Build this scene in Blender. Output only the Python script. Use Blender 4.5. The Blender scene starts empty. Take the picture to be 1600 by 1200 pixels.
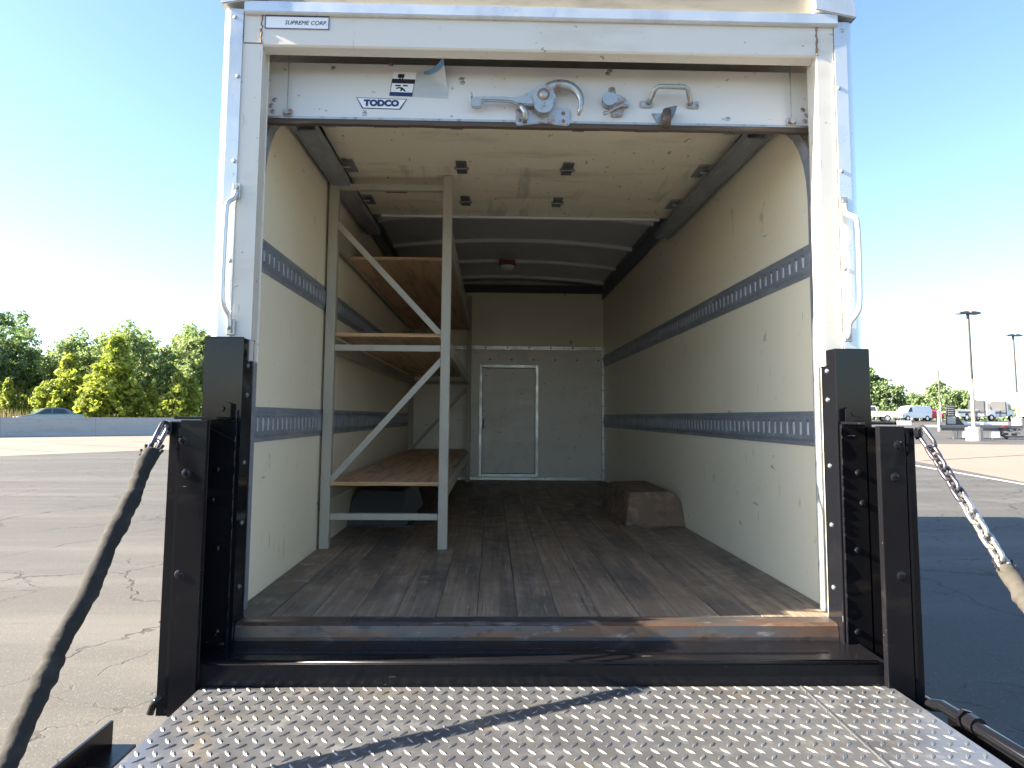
import bpy, bmesh, math, random
from mathutils import Vector, Matrix, noise as mnoise
R = math.radians
rnd = random.Random(7)
scene = bpy.context.scene
C = scene.collection

# ------------------------------------------------------------------ camera
YAW, PITCH, ROLL = 0.0267, 0.0908, 0.0078
cam_d = bpy.data.cameras.new('camera')
cam_d.sensor_width = 36.0
cam_d.lens = 36.0 * 1142.2 / 1600.0
cam_d.shift_y = -52.9 / 1600.0
cam_d.clip_start = 0.05
cam_d.clip_end = 3000.0
cam = bpy.data.objects.new('camera', cam_d)
C.objects.link(cam)
_f = Vector((math.sin(YAW) * math.cos(PITCH), math.cos(YAW) * math.cos(PITCH), math.sin(PITCH)))
_r = Vector((math.cos(YAW), -math.sin(YAW), 0))
_u = _r.cross(_f)
_r2 = _r * math.cos(ROLL) + _u * math.sin(ROLL)
_u2 = -_r * math.sin(ROLL) + _u * math.cos(ROLL)
M = Matrix((_r2, _u2, -_f)).transposed().to_4x4()
M.translation = Vector((-0.1827, -2.8254, 0.7466))
cam.matrix_world = M
scene.camera = cam

# ------------------------------------------------------------------ sky, sun, exposure
SUN_DIR = Vector((1.0, 0.07, -0.50)).normalized()        # the way the light travels
EL = math.asin(-SUN_DIR.z)
world = bpy.data.worlds.new('World')
scene.world = world
world.use_nodes = True
wn = world.node_tree
sky = wn.nodes.new('ShaderNodeTexSky')
sky.sky_type = 'NISHITA'
sky.sun_disc = False
sky.sun_elevation = EL
sky.sun_rotation = math.atan2(-SUN_DIR.x, -SUN_DIR.y)
sky.air_density = 1.0
sky.dust_density = 0.7
sky.ozone_density = 3.3
bg = wn.nodes['Background']
bg.inputs['Strength'].default_value = 0.052
wn.links.new(sky.outputs['Color'], bg.inputs['Color'])
sun_d = bpy.data.lights.new('sun', 'SUN')
sun_d.energy = 4.4
sun_d.angle = R(0.5)
sun_d.color = (1.0, 0.88, 0.70)
sun = bpy.data.objects.new('sun', sun_d)
C.objects.link(sun)
sun.rotation_euler = SUN_DIR.to_track_quat('-Z', 'Y').to_euler()
sun.location = (-20, -5, 20)
vs = scene.view_settings
vs.view_transform = 'Standard'
vs.look = 'None'
vs.gamma = 1.0
vs.use_curve_mapping = False
vs.exposure = 2.92
scene.cycles.max_bounces = 16
scene.cycles.diffuse_bounces = 16
scene.cycles.glossy_bounces = 4
scene.cycles.use_denoising = True

# ------------------------------------------------------------------ materials
MATS = {}
def mat(name, base, rough=0.6, metal=0.0, layers=(), bump=None, coat=0.0, rand=0.0, transl=0.0, coords='Object', rough_noise=0.0, spec=0.5):
    """layers: (colour, (sx,sy,sz), detail, lo, hi, strength)  noise-masked colour laid over the base"""
    m = bpy.data.materials.new(name); m.use_nodes = True
    nt = m.node_tree; N = nt.nodes; L = nt.links
    b = N['Principled BSDF']
    tc = N.new('ShaderNodeTexCoord')
    co = tc.outputs[coords]
    oi = N.new('ShaderNodeObjectInfo')
    ad = N.new('ShaderNodeVectorMath'); ad.operation = 'MULTIPLY_ADD'
    L.new(oi.outputs['Random'], ad.inputs[0]); ad.inputs[1].default_value = (17, 29, 23)
    L.new(co, ad.inputs[2]); co = ad.outputs[0]
    rgb = N.new('ShaderNodeRGB'); rgb.outputs[0].default_value = (*base, 1)
    cur = rgb.outputs[0]
    first = None
    for col, sc, det, lo, hi, st in layers:
        mp = N.new('ShaderNodeMapping'); mp.inputs['Scale'].default_value = sc
        L.new(co, mp.inputs['Vector'])
        nz = N.new('ShaderNodeTexNoise'); nz.inputs['Scale'].default_value = 1.0; nz.inputs['Detail'].default_value = det
        nz.inputs['Roughness'].default_value = 0.62
        L.new(mp.outputs[0], nz.inputs['Vector'])
        mr = N.new('ShaderNodeMapRange'); mr.interpolation_type = 'SMOOTHSTEP'
        mr.inputs['From Min'].default_value = lo; mr.inputs['From Max'].default_value = hi
        mr.inputs['To Max'].default_value = st
        L.new(nz.outputs['Fac'], mr.inputs['Value'])
        mx = N.new('ShaderNodeMix'); mx.data_type = 'RGBA'
        L.new(mr.outputs['Result'], mx.inputs['Factor'])
        L.new(cur, mx.inputs['A']); mx.inputs['B'].default_value = (*col, 1)
        cur = mx.outputs['Result']
        if first is None: first = nz.outputs['Fac']
    if rand:
        hv = N.new('ShaderNodeHueSaturation')
        mr = N.new('ShaderNodeMapRange'); mr.inputs['To Min'].default_value = 1 - rand; mr.inputs['To Max'].default_value = 1 + rand
        L.new(oi.outputs['Random'], mr.inputs['Value']); L.new(mr.outputs[0], hv.inputs['Value'])
        L.new(cur, hv.inputs['Color']); cur = hv.outputs[0]
    L.new(cur, b.inputs['Base Color'])
    b.inputs['Roughness'].default_value = rough
    b.inputs['Metallic'].default_value = metal
    b.inputs['Specular IOR Level'].default_value = spec
    b.inputs['Coat Weight'].default_value = coat
    b.inputs['Coat Roughness'].default_value = 0.08
    if rough_noise:
        nz = N.new('ShaderNodeTexNoise'); nz.inputs['Scale'].default_value = 9; nz.inputs['Detail'].default_value = 6
        L.new(co, nz.inputs['Vector'])
        mr = N.new('ShaderNodeMapRange'); mr.inputs['From Min'].default_value = .3; mr.inputs['From Max'].default_value = .7
        mr.inputs['To Min'].default_value = max(.03, rough - rough_noise); mr.inputs['To Max'].default_value = min(1, rough + rough_noise)
        L.new(nz.outputs['Fac'], mr.inputs['Value']); L.new(mr.outputs[0], b.inputs['Roughness'])
    if bump:
        sc, st, dist = bump
        mp = N.new('ShaderNodeMapping'); mp.inputs['Scale'].default_value = sc if isinstance(sc, tuple) else (sc, sc, sc)
        L.new(co, mp.inputs['Vector'])
        nz = N.new('ShaderNodeTexNoise'); nz.inputs['Scale'].default_value = 1.0; nz.inputs['Detail'].default_value = 5
        L.new(mp.outputs[0], nz.inputs['Vector'])
        bp = N.new('ShaderNodeBump'); bp.inputs['Strength'].default_value = st; bp.inputs['Distance'].default_value = dist
        L.new(nz.outputs['Fac'], bp.inputs['Height']); L.new(bp.outputs[0], b.inputs['Normal'])
    if transl:
        tr = N.new('ShaderNodeBsdfTranslucent'); L.new(cur, tr.inputs['Color'])
        ms = N.new('ShaderNodeMixShader'); ms.inputs[0].default_value = transl
        L.new(b.outputs[0], ms.inputs[1]); L.new(tr.outputs[0], ms.inputs[2])
        L.new(ms.outputs[0], N['Material Output'].inputs['Surface'])
    MATS[name] = m
    return m

mat('white_paint', (.66, .625, .555), .35, layers=[((.50, .45, .36), (2.2, 3, 9), 9, .50, .72, .45), ((.20, .14, .09), (16, 16, 30), 7, .655, .69, .8), ((.45, .42, .38), (40, 8, 6), 3, .68, .71, .6)], bump=(6, .03, .01))
mat('door_paint', (.68, .66, .625), .38, layers=[((.54, .50, .43), (2.5, 5, 5), 8, .50, .72, .45), ((.28, .22, .16), (22, 30, 30), 5, .665, .70, .8)], bump=(5, .04, .01))
mat('door_inside', (.87, .79, .62), .55, layers=[((.46, .40, .30), (1.3, 4, 4), 8, .50, .72, .6), ((.22, .16, .12), (30, 12, 30), 4, .655, .69, .7), ((.40, .36, .30), (5, .6, 5), 6, .58, .68, .5)], rand=.05)
mat('liner', (.88, .805, .62), .36, layers=[((.79, .71, .53), (3, .8, 1.2), 7, .48, .72, .6), ((.20, .18, .15), (4, 4, 13), 7, .672, .705, .7), ((.22, .19, .16), (9, 34, 4), 3, .70, .72, .7), ((.42, .27, .14), (8, 9, 5), 8, .64, .74, .6)], bump=((3, 2, 2), .03, .02))
mat('bulkhead', (.90, .86, .77), .38, layers=[((.72, .68, .60), (1.6, 3, 5), 7, .48, .72, .6), ((.16, .15, .14), (16, 9, 24), 5, .645, .675, .7), ((.74, .75, .72), (5, 5, 2.5), 5, .58, .68, .5)], rough_noise=.12)
mat('aluminium', (.66, .67, .66), .36, .65, layers=[((.45, .45, .44), (5, 5, 2), 7, .48, .70, .6), ((.30, .27, .22), (30, 30, 20), 5, .66, .72, .6)], bump=(4, .08, .015), rough_noise=.12)
mat('steel_track', (.26, .285, .325), .42, .3, layers=[((.40, .43, .46), (14, 2.5, 14), 6, .48, .68, .7), ((.13, .12, .12), (30, 20, 30), 5, .62, .72, .6)], rough_noise=.12)
mat('slot_steel', (.68, .69, .70), .5, .1, layers=[((.34, .36, .38), (25, 25, 25), 4, .5, .65, .6)])
mat('dark_steel', (.14, .155, .175), .45, .4, layers=[((.19, .20, .22), (9, 2, 9), 6, .50, .70, .7), ((.20, .13, .08), (18, 18, 18), 6, .64, .72, .6)])
mat('hinge_steel', (.22, .23, .24), .45, .7, layers=[((.28, .19, .12), (30, 30, 30), 5, .55, .68, .7)])
mat('zinc', (.42, .425, .40), .38, .75, layers=[((.26, .16, .09), (22, 22, 22), 6, .54, .66, .8), ((.36, .37, .37), (60, 60, 60), 4, .45, .62, .6)], bump=(60, .12, .003), rough_noise=.12)
mat('rusty_zinc', (.42, .44, .45), .45, .7, layers=[((.28, .14, .07), (14, 14, 14), 7, .50, .62, .9)], bump=(60, .1, .003))
mat('rust', (.19, .125, .085), .85, .0, layers=[((.33, .22, .14), (9, 9, 9), 8, .48, .66, .8), ((.07, .055, .05), (5, 5, 9), 7, .52, .70, .8)], bump=(26, .35, .006))
mat('sill_steel', (.10, .097, .10), .38, .6, layers=[((.15, .085, .055), (2.5, 14, 30), 8, .44, .58, .9), ((.27, .26, .26), (7, 30, 30), 6, .57, .69, .75), ((.06, .055, .05), (14, 30, 30), 6, .56, .66, .8)], bump=(20, .15, .006), rough_noise=.15)
mat('black_paint', (.006, .0065, .009), .10, .0, layers=[((.014, .013, .012), (5, 5, 3), 7, .55, .75, .6), ((.30, .29, .27), (60, 60, 38), 4, .735, .75, .8)], coat=.0, spec=.35, bump=(7, .04, .004), rough_noise=.03)
mat('black_worn', (.007, .007, .009), .22, .0, layers=[((.022, .020, .017), (2.2, 12, 12), 8, .56, .74, .7), ((.30, .28, .24), (8, 70, 60), 4, .70, .74, .6)], spec=.22, bump=(10, .10, .004), rough_noise=.10)
mat('tread_plate', (.21, .215, .23), .45, .75, layers=[((.30, .27, .22), (3.2, 3.2, 3.2), 8, .52, .70, .65), ((.36, .30, .23), (5, 4, 9), 8, .58, .68, .65), ((.36, .365, .375), (22, 22, 22), 4, .52, .66, .5)], bump=(120, .10, .002), rough_noise=.10)
mat('floor_wood', (.225, .166, .118), .58, layers=[((.31, .245, .185), (40, .8, 8), 9, .48, .62, .8), ((.100, .085, .074), (3.0, .8, 3), 9, .46, .62, .85), ((.40, .34, .28), (75, 3.2, 20), 7, .59, .67, .6), ((.23, .145, .09), (5, 1.4, 5), 8, .56, .68, .55), ((.040, .035, .032), (110, 1.6, 20), 5, .60, .67, .8), ((.42, .37, .31), (7, 7, 7), 9, .61, .69, .55), ((.40, .36, .32), (55, 9, 20), 4, .68, .72, .8)], bump=((80, 3, 20), .5, .006), rand=.06, rough_noise=.18)
mat('plywood', (.62, .42, .26), .6, layers=[((.28, .17, .09), (26, 1.4, 26), 8, .46, .66, .7), ((.20, .13, .08), (3, 2, 3), 7, .55, .72, .6)], rand=.10)
mat('plywood_edge', (.55, .34, .17), .7, layers=[((.28, .15, .07), (3, 3, 160), 3, .48, .58, .8)])
mat('rack_paint', (.40, .37, .30), .42, layers=[((.30, .285, .25), (8, 8, 3), 6, .52, .70, .5), ((.14, .12, .10), (50, 50, 30), 4, .69, .73, .8)])
mat('roof_skin', (.62, .63, .65), .5, .0, layers=[((.50, .51, .53), (1.5, 2, 2), 6, .48, .70, .7)])
mat('bow_steel', (.74, .75, .75), .45, .1)
mat('rubber', (.02, .02, .02), .75, bump=(40, .1, .004))
mat('wood_edge', (.085, .06, .045), .85, layers=[((.20, .13, .085), (3, 30, 30), 8, .52, .68, .8)], bump=(40, .3, .004))
mat('gap_shade', (.07, .072, .078), .7)
mat('roof_edge', (.34, .30, .23), .7, layers=[((.22, .19, .15), (4, 4, 14), 7, .48, .68, .7)])
mat('print_navy', (.02, .03, .12), .5)
mat('print_black', (.015, .015, .018), .5)
mat('print_white', (.80, .81, .82), .45, layers=[((.5, .5, .52), (40, 40, 40), 4, .6, .72, .5)])
mat('paper', (.60, .62, .63), .5, layers=[((.55, .57, .60), (6, 6, 50), 2, .52, .60, .5)], transl=.25)
mat('paper_blue', (.18, .34, .55), .45, transl=.2)
mat('print_red', (.36, .05, .04), .5)
mat('red_plastic', (.20, .05, .04), .4)
mat('lens_white', (.86, .84, .78), .25)
mat('sleeve', (.016, .015, .014), .9, layers=[((.05, .046, .04), (10, 10, 10), 7, .48, .68, .8), ((.02, .019, .018), (30, 30, 30), 5, .55, .70, .7)], bump=(60, .5, .004))
mat('sleeve_tan', (.048, .044, .038), .9, layers=[((.035, .032, .027), (14, 14, 14), 7, .48, .68, .8)], bump=(60, .5, .004))
mat('chain_dark', (.16, .15, .17), .32, .9, layers=[((.07, .06, .06), (40, 40, 40), 4, .5, .65, .6)])
mat('chain_bright', (.52, .50, .46), .33, .9, layers=[((.30, .26, .20), (50, 50, 50), 4, .5, .65, .6)])
mat('tyre', (.022, .022, .023), .85, bump=(30, .3, .01))
mat('car_glass', (.03, .04, .045), .06, spec=.7)
mat('car_silver', (.14, .19, .21), .25, .4, coat=.5)
mat('car_white', (.80, .80, .80), .3, coat=.4)
mat('car_dark', (.03, .033, .04), .35)
mat('tail_red', (.55, .03, .05), .3)
mat('rim', (.6, .6, .6), .3, .8)
mat('concrete', (.40, .39, .375), .85, layers=[((.32, .313, .303), (.25, .25, 1.2), 7, .46, .68, .7), ((.32, .315, .31), (2, 2, 2), 6, .55, .70, .5)], bump=(8, .2, .01))
mat('concrete_base', (.46, .42, .36), .85, layers=[((.36, .33, .28), (2, 2, 2), 7, .46, .68, .7)], bump=(8, .2, .01))
mat('road_concrete', (.165, .145, .122), .85, layers=[((.135, .12, .103), (.25, .12, 1), 7, .46, .68, .7)])
mat('pink_concrete', (.20, .155, .122), .85, layers=[((.175, .14, .113), (.3, .15, 1), 7, .46, .68, .7), ((.225, .19, .155), (.9, .5, 1), 6, .56, .7, .6)])
mat('line_paint', (.66, .65, .62), .8, layers=[((.3, .3, .29), (2, 2, 2), 8, .52, .62, .8)])
mat('tar', (.05, .05, .05), .7)
mat('pole_dark', (.09, .085, .085), .5, .3)
mat('pole_tan', (.48, .40, .31), .7, layers=[((.36, .29, .22), (8, 8, 1), 5, .5, .66, .7)])
mat('deck_steel', (.15, .15, .165), .5, .5, layers=[((.25, .23, .21), (2, 2, 8), 6, .5, .68, .6)])
mat('bark', (.085, .068, .052), .9, bump=(6, .5, .05))
mat('leaf_dark', (.15, .235, .095), .6, layers=[((.22, .31, .105), (.5, .5, .5), 4, .45, .65, .8)], rand=.18, transl=.45)
mat('leaf_mid', (.25, .325, .115), .6, layers=[((.16, .24, .085), (.5, .5, .5), 4, .45, .65, .8)], rand=.18, transl=.48)
mat('leaf_bright', (.29, .34, .05), .6, layers=[((.20, .27, .045), (.6, .6, .6), 4, .45, .65, .7)], rand=.15, transl=.5)
mat('leaf_far', (.17, .24, .095), .7, layers=[((.10, .16, .075), (.3, .3, .3), 4, .45, .65, .8)], rand=.15, transl=.25)
mat('dry_grass', (.26, .22, .12), .9, layers=[((.17, .19, .06), (.4, .4, .4), 4, .45, .62, .8)], transl=.3)

def asphalt():
    m = bpy.data.materials.new('asphalt'); m.use_nodes = True
    nt = m.node_tree; N = nt.nodes; L = nt.links; b = N['Principled BSDF']
    tc = N.new('ShaderNodeTexCoord'); co = tc.outputs['Object']
    def nz(scale, det, vec=None, rough=.6):
        n = N.new('ShaderNodeTexNoise'); n.inputs['Scale'].default_value = scale; n.inputs['Detail'].default_value = det
        n.inputs['Roughness'].default_value = rough
        L.new(vec or co, n.inputs['Vector']); return n
    def rng(sock, a, c, lo=0., hi=1.):
        r = N.new('ShaderNodeMapRange'); r.interpolation_type = 'SMOOTHSTEP'
        r.inputs['From Min'].default_value = a; r.inputs['From Max'].default_value = c
        r.inputs['To Min'].default_value = lo; r.inputs['To Max'].default_value = hi
        L.new(sock, r.inputs['Value']); return r.outputs[0]
    def mix(f, a, bb):
        x = N.new('ShaderNodeMix'); x.data_type = 'RGBA'; L.new(f, x.inputs['Factor'])
        if isinstance(a, tuple): x.inputs['A'].default_value = (*a, 1)
        else: L.new(a, x.inputs['A'])
        x.inputs['B'].default_value = (*bb, 1); return x.outputs['Result']
    # worn tracks stretched along the drive, patches, aggregate
    mp = N.new('ShaderNodeMapping'); mp.inputs['Scale'].default_value = (.16, .9, 1); mp.inputs['Rotation'].default_value = (0, 0, R(-40)); L.new(co, mp.inputs['Vector'])
    c = mix(rng(nz(1, 7, mp.outputs[0]).outputs[0], .42, .68), (.062, .0605, .059), (.090, .086, .082))
    c = mix(rng(nz(.35, 6).outputs[0], .52, .72, 0, .6), c, (.048, .046, .044))
    c = mix(rng(nz(70, 3).outputs[0], .56, .70, 0, .55), c, (.17, .158, .145))
    c = mix(rng(nz(90, 2).outputs[0], .60, .72, 0, .6), c, (.06, .058, .056))
    # cracks: the joints of warped cells, broken up by a noise
    wv = nz(.9, 5); ad = N.new('ShaderNodeVectorMath'); ad.operation = 'MULTIPLY_ADD'
    L.new(wv.outputs['Color'], ad.inputs[0]); ad.inputs[1].default_value = (1.1, 1.1, 0); L.new(co, ad.inputs[2])
    facs = []
    for sc, w, lo, hi in ((.42, .009, .34, .44), (1.05, .011, .46, .54), (2.3, .015, .53, .60)):
        mp2 = N.new('ShaderNodeMapping'); mp2.inputs['Scale'].default_value = (1, .75, 1); L.new(ad.outputs[0], mp2.inputs['Vector'])
        v = N.new('ShaderNodeTexVoronoi'); v.feature = 'DISTANCE_TO_EDGE'; v.voronoi_dimensions = '2D'; v.inputs['Scale'].default_value = sc
        L.new(mp2.outputs[0], v.inputs['Vector'])
        k = rng(v.outputs['Distance'], w * .25, w, 1, 0)
        mm = N.new('ShaderNodeMath'); mm.operation = 'MULTIPLY'; L.new(k, mm.inputs[0]); L.new(rng(nz(.55, 4).outputs[0], lo, hi), mm.inputs[1])
        facs.append(mm.outputs[0])
    m0 = N.new('ShaderNodeMath'); m0.operation = 'MAXIMUM'; L.new(facs[0], m0.inputs[0]); L.new(facs[1], m0.inputs[1])
    mm = N.new('ShaderNodeMath'); mm.operation = 'MAXIMUM'; L.new(m0.outputs[0], mm.inputs[0]); L.new(facs[2], mm.inputs[1])
    c = mix(mm.outputs[0], c, (.030, .029, .028))
    L.new(c, b.inputs['Base Color']); b.inputs['Roughness'].default_value = .82
    b.inputs['Specular IOR Level'].default_value = .35
    sb = N.new('ShaderNodeMath'); sb.operation = 'MULTIPLY_ADD'; L.new(mm.outputs[0], sb.inputs[0]); sb.inputs[1].default_value = -2.0
    L.new(nz(110, 3).outputs[0], sb.inputs[2])
    bp = N.new('ShaderNodeBump'); bp.inputs['Strength'].default_value = .45; bp.inputs['Distance'].default_value = .008
    L.new(sb.outputs[0], bp.inputs['Height']); L.new(bp.outputs[0], b.inputs['Normal'])
    MATS['asphalt'] = m
asphalt()

# ------------------------------------------------------------------ helpers
BASE = {}
def empty(name, loc, label=None, cat=None, group=None):
    o = bpy.data.objects.new(name, None); C.objects.link(o); o.location = loc
    o.empty_display_size = .2
    BASE[o.name] = Vector(loc)
    if label: o['label'] = label
    if cat: o['category'] = cat
    if group: o['group'] = group
    return o
def base_of(o):
    return BASE.get(o.name, Vector((0, 0, 0))) if o else Vector((0, 0, 0))

class MB:
    """collects shapes in world coordinates; build() links ONE mesh object"""
    def __init__(s): s.bm = bmesh.new()
    def box(s, x0, x1, y0, y1, z0, z1, bev=0.0, seg=1):
        t = bmesh.new()
        bmesh.ops.create_cube(t, size=1)
        for v in t.verts:
            v.co = Vector(((x0 + x1) / 2 + v.co.x * (x1 - x0), (y0 + y1) / 2 + v.co.y * (y1 - y0), (z0 + z1) / 2 + v.co.z * (z1 - z0)))
        if bev: bmesh.ops.bevel(t, geom=t.edges[:], offset=bev, segments=seg, affect='EDGES', profile=.5)
        s.merge(t); return s
    def merge(s, t, mtx=None):
        if mtx is not None: bmesh.ops.transform(t, matrix=mtx, verts=t.verts[:])
        me = bpy.data.meshes.new('tmp'); t.to_mesh(me); t.free(); s.bm.from_mesh(me); bpy.data.meshes.remove(me)
    def bar(s, a, b, w, h, up=(0, 0, 1), bev=0.0):
        a, b = Vector(a), Vector(b); d = b - a; L = d.length; z = d / L
        x = Vector(up).cross(z)
        if x.length < 1e-4: x = Vector((1, 0, 0))
        x.normalize(); y = z.cross(x)
        t = bmesh.new(); bmesh.ops.create_cube(t, size=1)
        for v in t.verts: v.co = Vector((v.co.x * w, v.co.y * h, v.co.z * L))
        if bev: bmesh.ops.bevel(t, geom=t.edges[:], offset=bev, segments=1, affect='EDGES')
        m = Matrix((x, y, z)).transposed().to_4x4(); m.translation = (a + b) / 2
        s.merge(t, m); return s
    def prism(s, poly, axis, a, b, bev=0.0):
        """poly of 2-D points in the two other axes (in order x,y,z), extruded along axis from a to b"""
        t = bmesh.new()
        def P(u, v, w): return Vector((w, u, v)) if axis == 0 else Vector((u, w, v)) if axis == 1 else Vector((u, v, w))
        va = [t.verts.new(P(u, v, a)) for u, v in poly]; vb = [t.verts.new(P(u, v, b)) for u, v in poly]
        n = len(poly)
        t.faces.new(va); t.faces.new(vb[::-1])
        for i in range(n): t.faces.new((va[i], vb[i], vb[(i + 1) % n], va[(i + 1) % n]))
        bmesh.ops.recalc_face_normals(t, faces=t.faces[:])
        if bev: bmesh.ops.bevel(t, geom=t.edges[:], offset=bev, segments=2, affect='EDGES')
        s.merge(t); return s
    def tube(s, pts, r, n=8, closed=False, caps=True):
        pts = [Vector(p) for p in pts]; rs = r if isinstance(r, (list, tuple)) else [r] * len(pts)
        rings = []; prev = None
        K = len(pts)
        for i, p in enumerate(pts):
            if closed: d = pts[(i + 1) % K] - pts[i - 1]
            else: d = pts[min(i + 1, K - 1)] - pts[max(i - 1, 0)]
            d.normalize()
            if prev is None:
                x = d.orthogonal().normalized()
            else:
                x = prev - d * prev.dot(d); x.normalize()
            prev = x; y = d.cross(x)
            rings.append([s.bm.verts.new(p + (x * math.cos(2 * math.pi * k / n) + y * math.sin(2 * math.pi * k / n)) * rs[i]) for k in range(n)])
        rng = range(K) if closed else range(K - 1)
        for i in rng:
            A, B = rings[i], rings[(i + 1) % K]
            for k in range(n): s.bm.faces.new((A[k], A[(k + 1) % n], B[(k + 1) % n], B[k]))
        if caps and not closed:
            s.bm.faces.new(rings[0][::-1]); s.bm.faces.new(rings[-1])
        return s
    def cyl(s, a, b, r, n=16): return s.tube([a, b], r, n)
    def quad(s, a, b, c, d):
        s.bm.faces.new([s.bm.verts.new(Vector(p)) for p in (a, b, c, d)]); return s
    def dome(s, c, nrm, r, h, n=8):
        c = Vector(c); nz_ = Vector(nrm).normalized(); x = nz_.orthogonal().normalized(); y = nz_.cross(x)
        rings = []
        for rr, hh in ((1, 0), (.8, .6), (.4, .93)):
            rings.append([s.bm.verts.new(c + (x * math.cos(2 * math.pi * k / n) + y * math.sin(2 * math.pi * k / n)) * r * rr + nz_ * h * hh) for k in range(n)])
        for A, B in zip(rings, rings[1:]):
            for k in range(n): s.bm.faces.new((A[k], A[(k + 1) % n], B[(k + 1) % n], B[k]))
        s.bm.faces.new(rings[-1]); return s
    def build(s, name, m, parent=None, smooth=False, kind=None):
        me = bpy.data.meshes.new(name)
        off = base_of(parent)
        if off.length: bmesh.ops.translate(s.bm, verts=s.bm.verts[:], vec=-off)
        s.bm.normal_update()
        s.bm.to_mesh(me); s.bm.free()
        me.materials.append(MATS[m])
        if smooth:
            me.polygons.foreach_set('use_smooth', [True] * len(me.polygons))
        o = bpy.data.objects.new(name, me); C.objects.link(o)
        if parent: o.parent = parent
        if parent: BASE[o.name] = off.copy()
        if kind: o['kind'] = kind
        return o
def bolt(c, nrm, r, h, parent, mt, n=8):
    m = MB(); m.dome(c, nrm, r, h, n); return m.build('bolt', mt, parent)
def copy_tree(o, parent=None):
    c = o.copy(); C.objects.link(c); c.parent = parent
    for ch in list(o.children): copy_tree(ch, c)
    return c
def tag(o, label, cat, group=None):
    o['label'] = label; o['category'] = cat
    if group: o['group'] = group
    return o
def text(name, body, size, loc, m, parent, shear=0.0, bold=0.0, width=1.0, rotx=R(90)):
    cu = bpy.data.curves.new(name, 'FONT'); cu.body = body; cu.size = size; cu.shear = shear; cu.offset = bold
    cu.align_x = 'CENTER'; cu.align_y = 'CENTER'; cu.extrude = .0004; cu.resolution_u = 3
    t = bpy.data.objects.new(name + '_tmp', cu); C.objects.link(t)
    dg = bpy.context.evaluated_depsgraph_get()
    me = bpy.data.meshes.new_from_object(t.evaluated_get(dg))
    bpy.data.objects.remove(t); bpy.data.curves.remove(cu)
    me.name = name
    me.transform(Matrix.Translation(Vector(loc) - base_of(parent)) @ Matrix.Rotation(rotx, 4, 'X') @ Matrix.Diagonal((width, 1, 1, 1)))
    me.materials.clear(); me.materials.append(MATS[m])
    o = bpy.data.objects.new(name, me); C.objects.link(o); o.parent = parent
    return o

G = -0.95                                            # the lot, below the truck's floor
def gz(y):
    t = min(1, max(0, (y - 62) / 34)); t = t * t * (3 - 2 * t)
    return G + 1.62 * t

# ------------------------------------------------------------------ ground
m = MB()
xs = [-900, -400, -200, -100, -50, -20, 0, 20, 50, 100, 200, 400, 900]
ys = [-1500, -300, -60, -20, 0, 20, 40, 55, 62] + [62 + 34 * k / 12 for k in range(1, 13)] + [110, 160, 300, 700, 1500]
grid = [[m.bm.verts.new((x, y, gz(y))) for x in xs] for y in ys]
for j in range(len(ys) - 1):
    for i in range(len(xs) - 1):
        m.bm.faces.new((grid[j][i], grid[j][i + 1], grid[j + 1][i + 1], grid[j + 1][i]))
g = m.build('ground', 'asphalt'); g['kind'] = 'structure'
def sheet(name, pts, z, mt):
    m = MB(); m.bm.faces.new([m.bm.verts.new((x, y, G + z)) for x, y in pts]); o = m.build(name, mt); o['kind'] = 'structure'; return o
# light concrete road between the lot and the barrier, on the left
BA, BD = Vector((-34.5, 49.5)), Vector((.73, .683))
def bl(t, off=0.0):
    p = BA + BD * t + Vector((-BD.y, BD.x)) * off
    return (p.x, p.y)
sheet('road', [(-60, -42), (-19.4 + 0, 26.5), (-15.4, 33.3), (-6, 49.3), (3, 64), bl(40, -.1), bl(-140, -.1)], .004, 'road_concrete')
m = MB()
for k in range(12):
    a = Vector((-19.4, 26.5)) + Vector((.51, .86)) * (k * 4.6 - 20); 
    n_ = Vector((-.83, .55)); a = a + n_ * 2.0
    b = a + n_ * 9; w = Vector((.51, .86)) * .05
    m.bm.faces.new([m.bm.verts.new((q.x, q.y, G + .008)) for q in (a - w, a + w, b + w, b - w)])
o = m.build('road_joint', 'tar'); o['kind'] = 'structure'
# pale concrete apron and its joint, on the right
sheet('concrete_apron', [(17.1, 26.6), (14.6, 17.4), (13, 11), (70, 11), (120, 48.5), (29.8, 48.2), (22, 41)], .004, 'pink_concrete')
sheet('apron_joint', [(17.6, 27.4), (26.3, 33.1), (60, 55.3), (60.1, 55.1), (26.45, 32.95), (17.75, 27.25)], .008, 'tar')
sheet('parking_line', [(16.4, 27.5), (15.4, 23.7), (14.0, 16.5), (12.5, 9.5), (12.62, 9.5), (14.14, 16.5), (15.56, 23.7), (16.58, 27.5)], .004, 'line_paint')

# ------------------------------------------------------------------ box truck
truck = empty('box_truck', (0, 0, G), 'white box truck seen from behind with its roll-up door open and black liftgate lowered', 'truck')
WI, WO, LEN = 1.16, 1.25, 5.97
# side walls
for s in (-1, 1):
    w = MB().box(s * WI, s * (WI + .02), .045, LEN + .04, -.02, 2.33).build('side_wall', 'liner', truck)
    MB().box(s * (WI + .021), s * WO, .05, LEN + .09, -.12, 2.36).build('outer_skin', 'white_paint', w)
    # scuff rail where the wall meets the floor, and the roof rail above
    MB().prism([(s * (WI - .006), 2.17), (s * (WI - .006), 2.335), (s * (WI - .05), 2.335), (s * (WI - .05), 2.29), (s * (WI - .018), 2.28), (s * (WI - .018), 2.17)], 1, 2.2, LEN - .03).build('roof_rail', 'dark_steel', w)
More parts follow.
